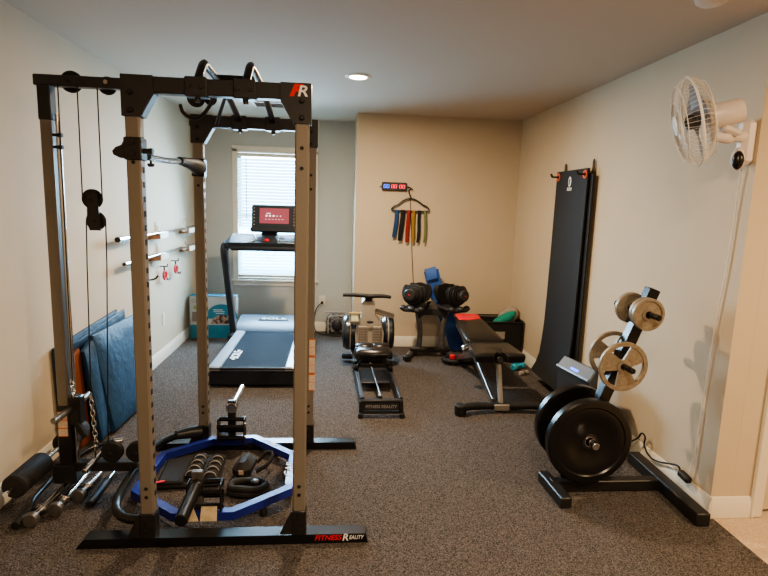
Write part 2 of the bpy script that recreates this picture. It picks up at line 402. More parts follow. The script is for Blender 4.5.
# pull-up bars running front to back, with raised front grips
for x in (-.555, -.368):
    o = MB().tube([(x, YF, 1.98), (x + .003, YF + .03, 2.02), (x + .004, 2.36, 2.075), (x + .004, 2.42, 2.075), (x + .002, 2.62, 2.07), (x - .004, 2.78, 2.065), (x, 3.0, 2.02), (x, YR, 1.965)], .0165, 12, 1).build('pull_up_bar', 'blackgloss', rk)
    b = MB()
    for y in (YF, YR):
        b.box((x, y, TOP), (.085, W + .014, .075), b=.004)
        for dx in (-.026, .026): b.lathe([(.010, 0), (.010, .008)], (x + dx, y - W / 2 - .006, TOP), (0, -1, 0), 6)
        b.lathe([(.012, 0), (.01, .018)], (x, y, TOP - .037), (0, 0, -1), 8)
    b.build('clamp', 'plastic', o)
MB().cyl((-.555, 2.66, 2.078), (-.365, 2.66, 2.078), .018, 12).build('cross_grip', 'blackgloss', rk)
# bowed lower side brace (left) and the tube at the back
MB().tube([(XA, 2.30, .10), (-.88, 2.29, .10), (-.955, 2.33, .10), (-1.01, 2.42, .10), (-1.025, 2.60, .11), (-1.02, 2.92, .12), (-.96, 3.10, .125), (-.84, 3.19, .11), (XA, YR, .10)], .021, 14, 1).build('side_brace', 'blackgloss', rk)
MB().tube([(-.93, 3.125, .125), (-.86, 3.175, .12), (-.80, 3.20, .115)], [.026, .036, .040], 14).build('brace_socket', 'black', rk)
# J-cup bracket on the front-left upright
g = MB(); g.box((XA, YF, 1.712), (W + .012, W + .014, .088), b=.004)
g.prism([(XA - .03, YF - .03, 1.75), (XA - .042, YF - .03, 1.725), (XA - .065, YF - .03, 1.715), (XA - .078, YF - .03, 1.70), (XA - .074, YF - .03, 1.686), (XA - .05, YF - .03, 1.674), (XA - .03, YF - .03, 1.674)], (0, 1, 0), .05)
for z in (1.692, 1.735): g.lathe([(.011, 0), (.011, .006)], (XA, YF - .038, z), (0, -1, 0), 6)
g.lathe([(.011, 0), (.011, .03), (.013, .031), (.013, .04)], (XA + .03, YF - .01, 1.705), (1, 0, 0), 10)
g.build('bar_catch', 'black', rk)
# swing-in dip bar held by the rear-left upright
g = MB(); xr = XA + .015; g.box((xr, YR, 1.70), (W + .014, W + .014, .10), b=.004); g.tube([(xr, YR - .02, 1.70), (xr - .003, YR - .10, 1.708), (xr - .006, YR - .20, 1.712), (xr - .008, YR - .36, 1.712)], [.046, .040, .028, .020], 16, 1)
o = g.build('dip_bar', 'black', rk)
MB().tube([(xr - .008, YR - .34, 1.712), (-.797, 2.70, 1.698), (-.79, 2.50, 1.692), (-.785, 2.36, 1.69)], .015, 14, 1).build('grip_tube', 'chrome', o)
MB().lathe([(.005, -.032), (.005, .036)], (-.785, 2.40, 1.69), (0, 0, 1), 8).lathe([(.014, .024), (.016, .03), (.010, .038)], (-.785, 2.40, 1.69), (0, 0, 1), 10).lathe([(.010, -.038), (.016, -.03), (.014, -.024)], (-.785, 2.40, 1.69), (0, 0, 1), 10).build('lock_knob', 'rubber', o)
# warning stickers on the rear-right upright
for i, z in enumerate((.435, .545, .655)):
    o = MB().box((XC + .012, YR - W / 2 - .001, z), (.036, .0016, .104)).build('warning_sticker', 'label', rk)
    MB().box((XC + .012, YR - W / 2 - .0022, z + .05), (.036, .0012, .006)).box((XC + .012, YR - W / 2 - .0022, z - .05), (.036, .0012, .004)).box((XC + .012, YR - W / 2 - .0022, z), (.036, .0012, .0025)).build('sticker_bar', 'orange', o)

# cable tower: parts of the same rack
LX = -1.358
MB().box((LX, YM, 1.05), (.052, .052, 1.70), b=.005).build('tower_post', 'taupe', rk)
MB().box((LX, YM, 1.945), (.058, .058, .16), b=.004).build('tower_sleeve', 'black', rk)
MB().box((LX, YM, .27), (.064, .064, .40), b=.004).build('tower_sleeve', 'black', rk)
MB().box(((LX - .045 - .53) / 2, YM, 2.045), (-LX + .045 - .53, .05, .05), b=.004).build('tower_beam', 'plastic', rk)
MB().cyl((LX + .044, YM + .0, .14), (LX + .044, YM + .0, 1.90), .011, 14).build('guide_rod', 'chrome', rk)
g = MB()
for z in (1.80, 1.745): g.box((LX + .035, YM - .01, z), (.03, .02, .012)).lathe([(.01, 0), (.01, .02)], (LX + .046, YM - .01, z), (1, 0, 0), 8)
g.build('rod_stop', 'rubber', rk)
g = MB(); g.box(((LX - .05 - 1.02) / 2, YM, .135), (LX * -1 + .05 - 1.02 + .02, .05, .05), b=.004); g.box((LX - .01, YM, .10), (.12, .07, .10), b=.005)
g.build('tower_base', 'black', rk)
for i, z in enumerate((.332, .376, .420)):
    o = MB().box((LX - .002, YM - .034, z), (.046, .0016, .040)).build('warning_sticker', 'label', rk)
    MB().box((LX - .002, YM - .0352, z + .021), (.046, .0012, .003)).box((LX - .002, YM - .0352, z - .021), (.046, .0012, .003)).build('sticker_bar', 'orange', o)
def pulley(c, r, name='pulley', w=.018, hub='chrome', par=rk):
    o = MB().lathe([(.012, -w / 2), (r - .004, -w / 2), (r, -w / 2 + .003), (r - .007, 0), (r, w / 2 - .003), (r - .004, w / 2), (.012, w / 2)], c, (0, -1, 0), 28).build(name, 'rubber', par)
    MB().lathe([(.011, -w / 2 - .006), (.011, w / 2 + .012), (.007, w / 2 + .016)], c, (0, -1, 0), 8).build('axle', hub, o); return o
pulley((-1.258, YM + .036, 2.052), .050, hub='rubber'); pulley((-1.095, YM + .036, 2.042), .042, hub='rubber')
g = MB().lathe([(.011, 0), (.011, .008)], (-1.252, YM - .025, 2.045), (0, -1, 0), 8); g.build('beam_bolt', 'black', rk)
MB().lathe([(.010, 0), (.010, .008)], (-1.078, YM - .025, 2.047), (0, -1, 0), 12).build('beam_bolt', 'chrome', rk)
pulley((-.677, YM, 2.0), .042, hub='rubber'); pulley((-.615, YM + .02, 2.003), .030, hub='rubber')
pulley((-1.134, YM - .01, .215), .054, w=.03, hub='rubber'); pulley((-1.011, YM - .01, .214), .054, w=.03, hub='rubber')
bxx = -1.150
fb = MB().prism([(bxx - .022, YM - .062, 1.535), (bxx + .022, YM - .062, 1.535), (bxx + .026, YM - .062, 1.47), (bxx + .034, YM - .062, 1.36), (bxx - .018, YM - .062, 1.36), (bxx - .028, YM - .062, 1.40), (bxx - .026, YM - .062, 1.46)], (0, 1, 0), .006).build('pulley_block', 'black', rk)
pulley((bxx - .008, YM - .04, 1.508), .047, hub='rubber', par=fb); pulley((bxx + .004, YM - .04, 1.405), .045, hub='rubber', par=fb)
def cable(*pts): MB().tube(pts, .0032, 6).build('cable', 'cord', rk)
cable((-1.290, YM - .03, 2.03), (-1.294, YM - .03, 1.6), (-1.308, YM - .02, .60))
cable((-1.205, YM - .03, 2.03), (-1.203, YM - .04, 1.505)); cable((-1.116, YM - .03, 2.02), (-1.113, YM - .04, 1.505))
cable((-1.191, YM - .04, 1.405), (-1.198, YM - .04, 1.2), (-1.213, YM - .04, .53)); cable((-1.102, YM - .04, 1.405), (-1.106, YM - .04, 1.2), (-1.150, YM - .02, .26))
def chain(name, p0, p1, par, n, r=.010, m='chrome'):
    p0, p1 = Vector(p0), Vector(p1); g = MB(); d = (p1 - p0) / n; z = d.normalized(); L = d.length
    for i in range(n):
        c = p0 + d * (i + .5); s_ = Vector((1, 0, 0)) if i % 2 else Vector((0, 1, 0)); pts = []
        for k in range(10):
            a = 2 * PI * k / 10; pts.append(c + z * (math.cos(a) * L * .68) + s_ * (math.sin(a) * r))
        g.tube(pts, .0032, 6, closed=True)
    return g.build(name, m, par)
chain('chain', (-1.313, YM - .02, .61), (-1.300, YM - .02, .49), rk, 6)
chain('chain', (-1.213, YM - .04, .53), (-1.200, YM - .04, .26), rk, 10)
# weight carriage with a peg to each side
g = MB(); g.box((LX + .055, YM, .44), (.055, .065, .15), b=.006); g.bar((LX + .06, YM - .02, .38), (LX + .10, YM - .02, .30), .03, .03, b=.004); o = g.build('weight_carriage', 'black', rk)
for s_ in (-1, 1): MB().cyl((LX + .035, YM, .455), (LX + .035, YM + s_ * .19, .455), .0165, 16, b=.004).build('weight_peg', 'steel', o)
# foam knee rollers either side of the tower foot
o = MB().cyl((-1.462, YM - .36, .18), (-1.462, YM + .36, .18), .012, 12).build('roller_bar', 'chrome', rk)
for y0, y1 in ((2.41, 2.66), (2.86, 3.08)): MB().lathe([(.045, 0), (.056, .008), (.056, y1 - y0 - .008), (.045, y1 - y0)], (-1.462, y0 + .03, .18), (0, 1, 0), 24).build('foam_roller', 'foam', rk)
# hook hanging at the back-left of the top frame
MB().tube([(-.50, 2.35, 1.965), (-.53, 2.42, 1.935), (-.59, 2.50, 1.885), (-.63, 2.5, 1.868), (-.665, 2.47, 1.885), (-.672, 2.45, 1.92)], .008, 8, 1).build('hanging_hook', 'black', rk)
MB().tube([(-.47, 2.40, 1.96), (-.51, 2.50, 1.92), (-.55, 2.58, 1.86)], .008, 8, 1).build('hanging_hook', 'black', rk)

# low-row handle and cable attachments on the floor
h = thing('cable_handle', 'short chrome grip bar hanging from the chain by the low pulleys', 'cable handle', (-1.19, YM, .16))
MB().cyl((-1.225, YM - .13, .165), (-1.19, YM + .04, .205), .016, 14, b=.003).build('grip', 'chrome', h)
MB().tube([(-1.205, YM - .045, .26), (-1.207, YM - .045, .20)], .006, 8).build('swivel', 'chrome', h)
lb = thing('lat_pulldown_bar', 'long black bent pulldown bar lying along the left wall under the foam roller', 'pulldown bar', (-1.46, 2.8, 0))
MB().tube([(-1.445, 2.52, .024), (-1.48, 2.62, .024), (-1.49, 2.86, .024), (-1.47, 3.10, .024), (-1.42, 3.22, .024), (-1.34, 3.27, .024)], .014, 12, 1).build('bar', 'blackgloss', lb)
MB().cyl((-1.432, 2.385, .024), (-1.447, 2.53, .024), .021, 14, b=.004).build('rubber_grip', 'rubber', lb)
MB().cyl((-1.35, 3.266, .024), (-1.30, 3.285, .024), .019, 12, b=.003).build('bar_end', 'chrome', lb)
for i, (xa, ya, xb, yb, lab) in enumerate(((-1.380, 2.405, -1.368, 2.92, 'chrome sleeve bar with round end cap, lying nearest the black bent bar'), (-1.312, 2.49, -1.325, 2.95, 'chrome sleeve bar with round end cap, middle of three on the carpet'), (-1.262, 2.61, -1.255, 2.88, 'short chrome sleeve bar with collar, lying beside the black rubber grip'))):
    b_ = thing('dumbbell_bar', lab, 'dumbbell bar', ((xa + xb) / 2, (ya + yb) / 2, 0), 'chrome bars on the carpet by the cable tower')
    p0, p1 = Vector((xa, ya, .035)), Vector((xb, yb, .028)); dd = (p1 - p0).normalized()
    MB().cyl(p0, p1, .0155, 16).build('shaft', 'chrome', b_)
    MB().cyl(p0 - dd * .004, p0 + dd * .026, .034, 24, b=.003).build('end_cap', 'steel', b_)
    g = MB(); q = p0 + dd * .085
    g.cyl(q, q + dd * .018, .026, 20, b=.003); g.cyl(q + dd * .018, q + dd * .036, .020, 12, b=.002)
    for k in range(4):
        a = k * PI / 2 + .5; s1 = dd.cross(Vector((0, 0, 1))) * math.cos(a) + Vector((0, 0, 1)) * math.sin(a); g.cyl(q + dd * .009, q + dd * .009 + s1 * .03, .006, 8)
    g.build('spin_collar', 'chrome', b_)
vg = thing('rubber_grip_bar', 'short straight black bar with rubber grip on carpet by the low pulley', 'grip bar', (-1.2, 2.73, 0))
MB().cyl((-1.186, 2.56, .02), (-1.192, 2.80, .02), .019, 16, b=.005).build('grip', 'rubber', vg)
MB().cyl((-1.192, 2.80, .02), (-1.195, 2.90, .02), .011, 12).build('shaft', 'chrome', vg)

# ------------------------------------------------------------------ octagonal trap bar
tb = thing('trap_bar', 'blue octagonal trap bar lying on the carpet inside the power rack', 'trap bar', (-.6, 2.8, 0))
V8 = [(-.975, 3.0), (-.985, 2.59), (-.735, 2.385), (-.46, 2.385), (-.21, 2.59), (-.215, 2.97), (-.475, 3.215), (-.735, 3.2)]
cx = sum(a for a, b in V8) / 8; cy = sum(b for a, b in V8) / 8
def ring8(s_): return [(cx + (a - cx) * s_, cy + (b - cy) * s_) for a, b in V8]
o_, i_ = ring8(1.03), ring8(.925); vs = []
for rr, z in ((o_, .036), (o_, .078), (i_, .078), (i_, .036)): vs += [(a, b, z) for a, b in rr]
fs = []
for k in range(4):
    for i in range(8): j = (i + 1) % 8; fs.append((k * 8 + i, k * 8 + j, ((k + 1) % 4) * 8 + j, ((k + 1) % 4) * 8 + i))
fr_ = MB().add(vs, fs).build('frame', 'blue', tb, ang=15)
text('lettering', 'CAP', .066, 'whitepaint', (-.230, 2.775, .0792), (.02, 1, 0), (-1, 0, 0), fr_, 1.2, 0, .2)
MB().box((-.355, 3.095, .079), (.05, .016, .0012), rotz(-.76)).build('frame_sticker', 'whitepaint', fr_)
for a, b in ((-.20, 2.78), (-.33, 2.47), (-.33, 3.11), (-.86, 2.48), (-.86, 3.11)): MB().lathe([(.018, 0), (.02, .012), (.016, .036)], (a, b, 0), (0, 0, 1), 12).build('rubber_foot', 'rubber', tb)
for s_, yb in ((-1, 2.42), (1, 3.165)):
    for x in (-.69 if s_ > 0 else -.668, -.535 if s_ > 0 else -.515):
        o = MB().box((x, yb + s_ * .01, .135), (.008, .065, .16), b=.002).build('handle_bracket', 'black', tb)
    x0, x1 = (-.69, -.535) if s_ > 0 else (-.668, -.515)
    g = MB()
    for z, dy in ((.20, .02), (.165, -.02), (.13, .02), (.095, -.02)): g.cyl((x0 - .004, yb + dy, z), (x1 + .004, yb + dy, z), .014, 12)
    g.build('grip_rods', 'blackgloss', o)
    g = MB()
    for z in (.10, .18):
        for x in (x0 - .004, x1 + .004): g.lathe([(.008, -.006), (.008, .006)], (x, yb - .01, z), (1, 0, 0), 8)
    g.build('bracket_bolts', 'chrome', o)
# sleeve posts and sleeves
MB().box((-.615, 3.20, .19), (.045, .03, .25), b=.003).build('sleeve_post', 'black', tb)
MB().cyl((-.615, 3.18, .27), (-.615, 3.25, .27), .034, 20, b=.004).cyl((-.615, 3.25, .27), (-.615, 3.56, .27), .022, 20, b=.003).build('loading_sleeve', 'chrome', tb)
MB().box((-.625, 2.41, .17), (.05, .03, .20), b=.003).build('sleeve_post', 'steel', tb)
MB().cyl((-.625, 2.44, .205), (-.625, 2.37, .205), .032, 20, b=.004).cyl((-.625, 2.37, .205), (-.625, 2.13, .19), .029, 24, b=.004).build('loading_sleeve', 'blackgloss', tb)
for x in (-.650, -.566):
    g = MB().prism([(x - .038, 2.352, .048), (x + .038, 2.352, .048), (x + (.036 if x > -.6 else .010), 2.372, .105), (x - (.036 if x > -.6 else .010), 2.372, .105)], (0, 1, .4), .006)
    g.lathe([(.010, 0), (.010, .008)], (x, 2.356, .075), (0, -1, .4), 6); g.build('mount_plate', 'brass', tb)

# ------------------------------------------------------------------ soft weights lying inside the trap bar
vest = thing('weighted_vest', 'black weighted vest spread flat with two rows of ribbed pouches', 'weighted vest', (-.75, 2.9, 0))
MB().box((-.775, 2.90, .016), (.33, .36, .026), rotz(.08), b=.011).build('panel', 'bin', vest)
MB().box((-.86, 2.86, .036), (.13, .28, .02), rotz(.08), b=.009).build('side_flap', 'bin', vest)
for k, (x0, y0) in enumerate(((-.752, 2.80), (-.652, 2.785))):
    for i in range(4):
        o = MB().box((x0, y0 + i * .062, .052), (.080, .052, .045), Matrix.Rotation(.25, 4, 'X'), b=.018).build('weight_pouch', 'foam', vest)
        MB().tube([(x0 - .034, y0 + i * .062 - .022, .050), (x0 - .025, y0 + i * .062 - .022, .070), (x0, y0 + i * .062 - .020, .078), (x0 + .025, y0 + i * .062 - .022, .070), (x0 + .034, y0 + i * .062 - .022, .050)], .0032, 6, 1).build('piping', 'greypaint', o)
MB().box((-.90, 2.72, .048), (.05, .016, .003), rotz(.3)).build('tag', 'redpaint', vest)
aw = thing('sandbag_weight', 'black bag weight with a small pale tag beside the vest', 'bag weight', (-.48, 2.88, 0))
MB().box((-.485, 2.87, .055), (.10, .20, .10), rotz(-.12), b=.035).build('bag', 'foam', aw)
MB().box((-.488, 2.766, .068), (.026, .003, .024), rotz(-.12)).build('tag', 'label', aw)
MB().tube([(-.43, 2.96, .03), (-.38, 3.0, .075), (-.335, 2.95, .09), (-.35, 2.87, .065), (-.42, 2.85, .03)], .013, 8, 1, flat=((1, 0, 0), .6)).build('strap', 'bin', aw)
aw2 = thing('coiled_strap', 'coiled thick black strap on the carpet right of the bag weight', 'strap', (-.43, 2.68, 0))
g = MB()
for rr, z in ((.075, .020), (.07, .046)):
    g.tube([(-.435 + rr * 1.3 * math.cos(a * PI / 10), 2.675 + rr * .7 * math.sin(a * PI / 10), z + .004 * math.sin(a)) for a in range(20)], .019, 10, closed=True)
g.build('loops', 'foam', aw2); MB().lathe([(.01, 0), (.02, .004), (.022, .02), (.012, .026)], (-.40, 2.675, .05), (0, 0, 1), 16).build('buckle', 'plastic', aw2)

# ------------------------------------------------------------------ left wall: folded mats, bar holders
g = thing('folding_mat', 'large blue padded folding mat leaning on the left wall, in front of the others', 'exercise mat', (-1.45, 3.65, 0))
def slab(name, m, par, P, n, t, puff=.0):
    """padded slab: outline P (4 points), thickness t along n, rounded edge and slightly puffed"""
    P = [Vector(p) for p in P]; n = Vector(n).normalized(); c = sum(P, Vector()) / 4; mb = MB(); vs = []; fs = []; N = 8
    out = []
    for i in range(4):
        a, b = P[i], P[(i + 1) % 4]
        for k in range(N): out.append(a.lerp(b, k / N))
    for off, sc_ in ((0, .965), (t * .2, 1), (t * .8, 1), (t, .965), (t + puff, .6), (t + puff * 1.1, .2)):
        for q in out: vs.append(c + (q - c) * sc_ + n * off)
    K = len(out)
    for r_ in range(5):
        for i in range(K): j = (i + 1) % K; fs.append((r_ * K + i, r_ * K + j, (r_ + 1) * K + j, (r_ + 1) * K + i))
    fs.append(tuple(range(K - 1, -1, -1))); fs.append(tuple(range(5 * K, 6 * K)))
    return mb.add(vs, fs).build(name, m, par, ang=50)
nrm = (1, -.08, .25)
slab('mat_panel', 'matblue', g, [(-1.43, 3.42, .015), (-1.41, 3.95, .015), (-1.525, 4.22, .64), (-1.535, 3.40, .655)], nrm, .045, .012)
slab('mat_panel', 'matblue', g, [(-1.46, 3.30, .012), (-1.46, 3.42, .015), (-1.54, 3.44, .64), (-1.55, 3.32, .58)], (1, -.5, .2), .05, .01)
m2 = thing('folding_mat', 'dark navy folding mat with rust brown inside, against the left wall behind the blue mat', 'exercise mat', (-1.57, 3.6, 0))
slab('mat_panel', 'matnavy', m2, [(-1.60, 3.16, .012), (-1.60, 4.02, .012), (-1.612, 4.03, .70), (-1.612, 3.13, .65)], (1, 0, .05), .022)
slab('inner_panel', 'matbrown', m2, [(-1.525, 3.19, .015), (-1.52, 3.30, .015), (-1.57, 3.32, .60), (-1.572, 3.20, .56)], (1, -.15, .15), .03)
slab('mat_panel', 'matnavy', m2, [(-1.56, 3.32, .015), (-1.56, 4.1, .015), (-1.592, 4.12, .685), (-1.592, 3.30, .63)], (1, 0, .05), .02)

for i, (z, y0, y1, dx) in enumerate(((1.205, 3.98, 6.05, .07), (1.017, 4.08, 6.03, .07))):
    nm = ('upper', 'lower')[i]
    b = thing('barbell', ('long chrome barbell resting on the upper pair of wooden wall blocks', 'chrome barbell resting on the lower pair of wooden wall blocks')[i], 'barbell', (XL + dx, 5.0, z), 'barbells stored on the left wall')
    X_ = XL + dx; zz = z + .012
    MB().cyl((X_, y0 + .36, zz), (X_, y1 - .36, zz), .0125, 14).build('shaft', 'chrome', b)
    for ya, yb in ((y0, y0 + .36), (y1 - .36, y1)):
        MB().cyl((X_, ya, zz), (X_, yb, zz), .023 if i == 0 else .02, 20, b=.002).build('sleeve', 'chrome', b)
        yc = yb if ya == y0 else ya
        MB().cyl((X_, yc - .012, zz), (X_, yc + .012, zz), .034, 20, b=.003).build('sleeve_collar', 'chrome', b)
    MB().cyl((X_, y0 - .003, zz), (X_, y0 + .001, zz), .019 if i == 0 else .012, 16).build('end_cap', 'rubber', b)
    for j, y in enumerate((4.84, 5.76)):
        w_ = thing('bar_bracket', '%s wooden wall block with pale end holding a barbell, the %s of its pair' % (nm, ('nearer', 'farther')[j]), 'wall bracket', (XL, y, z - .05), 'wooden blocks holding the barbells')
        mb = MB().prism([(XL, y - .02, z - .045), (XL + .10, y - .02, z - .035), (XL + .10, y - .02, z + .012), (XL + .095, y - .02, z + .012), (XL + .092, y - .02, z - .012), (XL + .048, y - .02, z - .012), (XL + .042, y - .02, z + .01), (XL, y - .02, z + .01)], (0, 1, 0), .22 if j == 0 else .3)
        mb.build('block', 'wood', w_)
        MB().box((XL + .103, y + (.09 if j == 0 else .13), z - .012), (.006, .222 if j == 0 else .30, .05), b=.002).build('end_face', 'trim', w_)
        MB().cyl((XL + .008, y + .16, z), (XL + .008, y + .16, z + .10), .005, 8).cyl((XL + .008, y + .20, z), (XL + .008, y + .20, z + .07), .005, 8).build('screw_rod', 'trim', w_)
for i, (y, z, lab) in enumerate(((5.10, .845, 'red and black spring collar clamp hanging nearest on the left wall'), (5.45, .86, 'red and black spring collar clamp hanging farther along the left wall'))):
    c_ = thing('collar_clamp', lab, 'barbell clamp', (XL + .03, y, z), 'clamps hung on the left wall')
    MB().cyl((XL, y, z + .05), (XL + .07, y, z + .05), .005, 8).cyl((XL + .068, y, z + .05), (XL + .07, y, z + .075), .005, 8).build('wall_hook', 'black', c_)
    MB().tube([(XL + .045 + .0, y + .04 * math.cos(a * PI / 8), z - .03 + .04 * math.sin(a * PI / 8)) for a in range(16)], .011, 8, closed=True, flat=((1, 0, 0), 1)).build('ring', 'redpad', c_)
    MB().tube([(XL + .05, y + .02, z - .06), (XL + .06, y + .06, z - .085), (XL + .06, y + .10, z - .075)], .009, 8, 1).build('lever', 'rubber', c_)
    MB().tube([(XL + .045, y - .02, z + .045), (XL + .045, y - .01, z + .005)], .007, 8).build('loop', 'rubber', c_)
hk = thing('wall_hook', 'single black curved hook on the left wall below the lower barbell', 'wall hook', (XL, 4.60, .85))
MB().box((XL + .004, 4.60, .86), (.008, .03, .07), b=.003).build('plate', 'black', hk)
MB().tube([(XL + .005, 4.60, .845), (XL + .05, 4.62, .835), (XL + .10, 4.65, .838), (XL + .125, 4.66, .87)], .008, 8, 1).build('hook', 'black', hk)

# ------------------------------------------------------------------ treadmill
t = thing('treadmill', 'silver and black treadmill with a lit red screen, facing the window', 'treadmill', (-.65, 5.0, 0))
tx0, tx1, tc = -1.008, -.292, -.66
dk = MB(); dk.box((tc, 4.98, .105), (.70, 1.30, .09), b=.012); dk.box((tc, 4.335, .075), (.712, .05, .11), b=.01); dk.build('deck', 'tmdark', t)
MB().box((tc, 4.312, .165), (.712, .03, .022), b=.008).build('rear_roller_cover', 'tmdark', t)
MB().box((tc, 5.0, .1585), (.53, 1.30, .012), b=.004).build('running_belt', 'belt', t)
text('lettering', '\u2022SOLE\u2022', .10, 'whitepaint', (tc - .20, 4.72, .1655), (0, 1, 0), (-1, 0, 0), t, 1.05, .002)
for s_ in (-1, 1):
    MB().box((tc + s_ * .308, 4.93, .168), (.096, 1.26, .03), b=.01).build('side_rail', 'tmgrey', t)
    MB().box((tc + s_ * .308, 4.306, .160), (.094, .012, .03), b=.003).build('rail_cap', 'rowgrey', t)
# motor hood
pr = [(5.60, .160), (5.62, .185), (5.74, .225), (5.98, .262), (6.06, .25), (6.10, .10), (5.60, .05)]
MB().prism([(tc - .375, y, z) for y, z in pr], (1, 0, 0), .75).build('motor_hood', 'tmhood', t)
o = MB().prism([(tc - .16, 5.80, .237), (tc + .16, 5.80, .237), (tc + .13, 5.90, .252), (tc - .13, 5.90, .252)], (0, -.154, 1), .004).build('badge_panel', 'tmdark', t)
text('lettering', 'SOLE', .07, 'whitepaint', (tc, 5.85, .2505), (1, 0, 0), (0, 1, .154), o, 1.7, .002)
for s_ in (-1, 1):
    x = tc + s_ * .40
    g = MB(); g.tube([(x, 5.66, .05), (x, 5.60, .22), (x, 5.22, .97), (x, 5.17, 1.05), (x, 5.20, 1.095), (x - s_ * .015, 5.30, 1.115)], [.042, .042, .036, .036, .034, .03], 12, 1, flat=((1, 0, 0), .75)).build('upright', 'tmdark', t)
    MB().tube([(x - s_ * .028, 5.63, .16), (x - s_ * .028, 5.26, .92), (x - s_ * .028, 5.20, 1.03), (x - s_ * .035, 5.25, 1.085)], .016, 10, 1).build('upright_trim', 'tmgrey', t)
    MB().box((x, 5.66, .10), (.075, .34, .12), b=.02).build('upright_base', 'tmdark', t)
g = MB(); g.prism([(tc - .40, 5.18, 1.075), (tc - .33, 5.12, 1.095), (tc + .33, 5.12, 1.095), (tc + .40, 5.18, 1.075), (tc + .36, 5.45, 1.16), (tc - .36, 5.45, 1.16)], (0, -.3, 1), .04); g.build('console_tray', 'tmdark', t)
g = MB(); g.box((tc, 5.13, 1.08), (.66, .05, .05), b=.02); g.build('console_lip', 'tmdark', t)
for x in (-.27, -.15, .15, .27): MB().lathe([(.046, 0), (.044, .006), (.03, .003)], (tc + x, 5.30, 1.152), (0, -.3, 1), 20).build('cup_well', 'rubber', t)
MB().box((tc, 5.27, 1.15), (.20, .14, .02), Matrix.Rotation(.3, 4, 'X'), b=.005).build('key_panel', 'tmdark', t)
MB().lathe([(.026, 0), (.022, .012)], (tc, 5.22, 1.15), (0, -.3, 1), 16).build('stop_button', 'redpad', t)
MB().tube([(tc + .01, 5.14, 1.07), (tc + .02, 5.12, .99), (tc + .045, 5.12, .96), (tc + .07, 5.12, 1.0), (tc + .10, 5.13, 1.06)], .002, 6, 2).build('safety_cord', 'cord', t)
MB().prism([(tc - .09, 5.42, 1.14), (tc + .09, 5.42, 1.14), (tc + .07, 5.44, 1.25), (tc - .07, 5.44, 1.25)], (0, 1, 0), .06).build('screen_neck', 'tmdark', t)
Rx = Matrix.Rotation(-.16, 4, 'X')
sc_ = Vector((tc + .052, 5.42, 1.365))
for s_ in (-1, 1):
    MB().tube([(tc + s_ * .38, 5.20, 1.115), (tc + s_ * .30, 5.16, 1.13), (tc + s_ * .15, 5.16, 1.135), (tc + s_ * .10, 5.22, 1.155), (tc + s_ * .14, 5.38, 1.195)], .007, 8, 1).build('tray_trim', 'tmgrey', t)
o = MB().box(sc_, (.44, .04, .24), Rx, b=.012).build('console_screen', 'tmdark', t)
MB().box(sc_ + Rx @ Vector((0, -.012, -.125)), (.46, .05, .05), Rx, b=.012).build('speaker_bar', 'tmdark', o)
MB().box(sc_ + Rx @ Vector((0, -.0215, .012)), (.285, .003, .15), Rx, b=.001).build('display', 'screen', o)
g = MB()
for i in range(5): g.box(sc_ + Rx @ Vector((-.075 + i * .034, -.0235, .012)), (.018 if i < 3 else .01, .001, .016 if i < 3 else .008), Rx, b=.0004)
for i in range(6): g.box(sc_ + Rx @ Vector((-.08 + i * .032, -.0235, -.022)), (.016, .001, .003), Rx)
g.box(sc_ + Rx @ Vector((-.055, -.0235, .036)), (.04, .001, .006), Rx); g.build('screen_icons', 'screenwhite', o)
g = MB()
for s_ in (-1, 1):
    for i in range(6): g.box(sc_ + Rx @ Vector((s_ * .195, -.0215, .085 - i * .032)), (.014, .002, .007), Rx)
g.build('side_keys', 'greypaint', o)

# ------------------------------------------------------------------ picture box in the corner
bx_ = thing('cardboard_box', 'white and blue printed carton with a photo, in the left back corner', 'box', (-1.36, 5.99, 0))
bc = Vector((-1.335, 6.01, .235)); MB().box(bc, (.50, .13, .47), b=.002).build('carton', 'boxwhite', bx_)
yf = bc.y - .066
MB().box((-1.335, yf, .075), (.498, .002, .148)).build('blue_print_band', 'boxblue', bx_)
pts = [(-1.24 + .175 * math.cos(a * PI / 14), yf - .001, .22 + .165 * math.sin(a * PI / 14)) for a in range(15)]
MB().prism(pts, (0, -1, 0), .0015).build('blue_print_arch', 'boxblue', bx_)
pts = [(-1.23 + .125 * math.cos(a * PI / 14), yf - .003, .165 + .10 * math.sin(a * PI / 14)) for a in range(15)]
MB().prism(pts, (0, -1, 0), .0015).build('photo_print', 'boxphoto', bx_)
MB().lathe([(.026, 0), (.026, .001)], (-1.52, yf - .0005, .345), (0, -1, 0), 20).build('round_sticker', 'green', bx_)
MB().tube([(-1.54 + .018 * math.cos(a * PI / 6), yf - .001, .415 + .018 * math.sin(a * PI / 6)) for a in range(12)], .003, 6, closed=True).build('logo_ring', 'greypaint', bx_)
text('lettering', 'wlet', .045, 'greypaint', (-1.485, yf - .0015, .412), (1, 0, 0), (0, 0, 1), bx_)
MB().box((-1.525, yf - .0005, .24), (.07, .001, .11)).build('grey_print_block', 'greycloth', bx_)
MB().box((-1.335, bc.y, .4712), (.502, .132, .004)).build('lid', 'boxblue', bx_)
MB().box((-1.28, yf - .0025, .32), (.10, .001, .008)).box((-1.27, yf - .0025, .30), (.12, .001, .006)).box((-1.26, yf - .0025, .28), (.09, .001, .006)).build('print_lines', 'whitepaint', bx_)

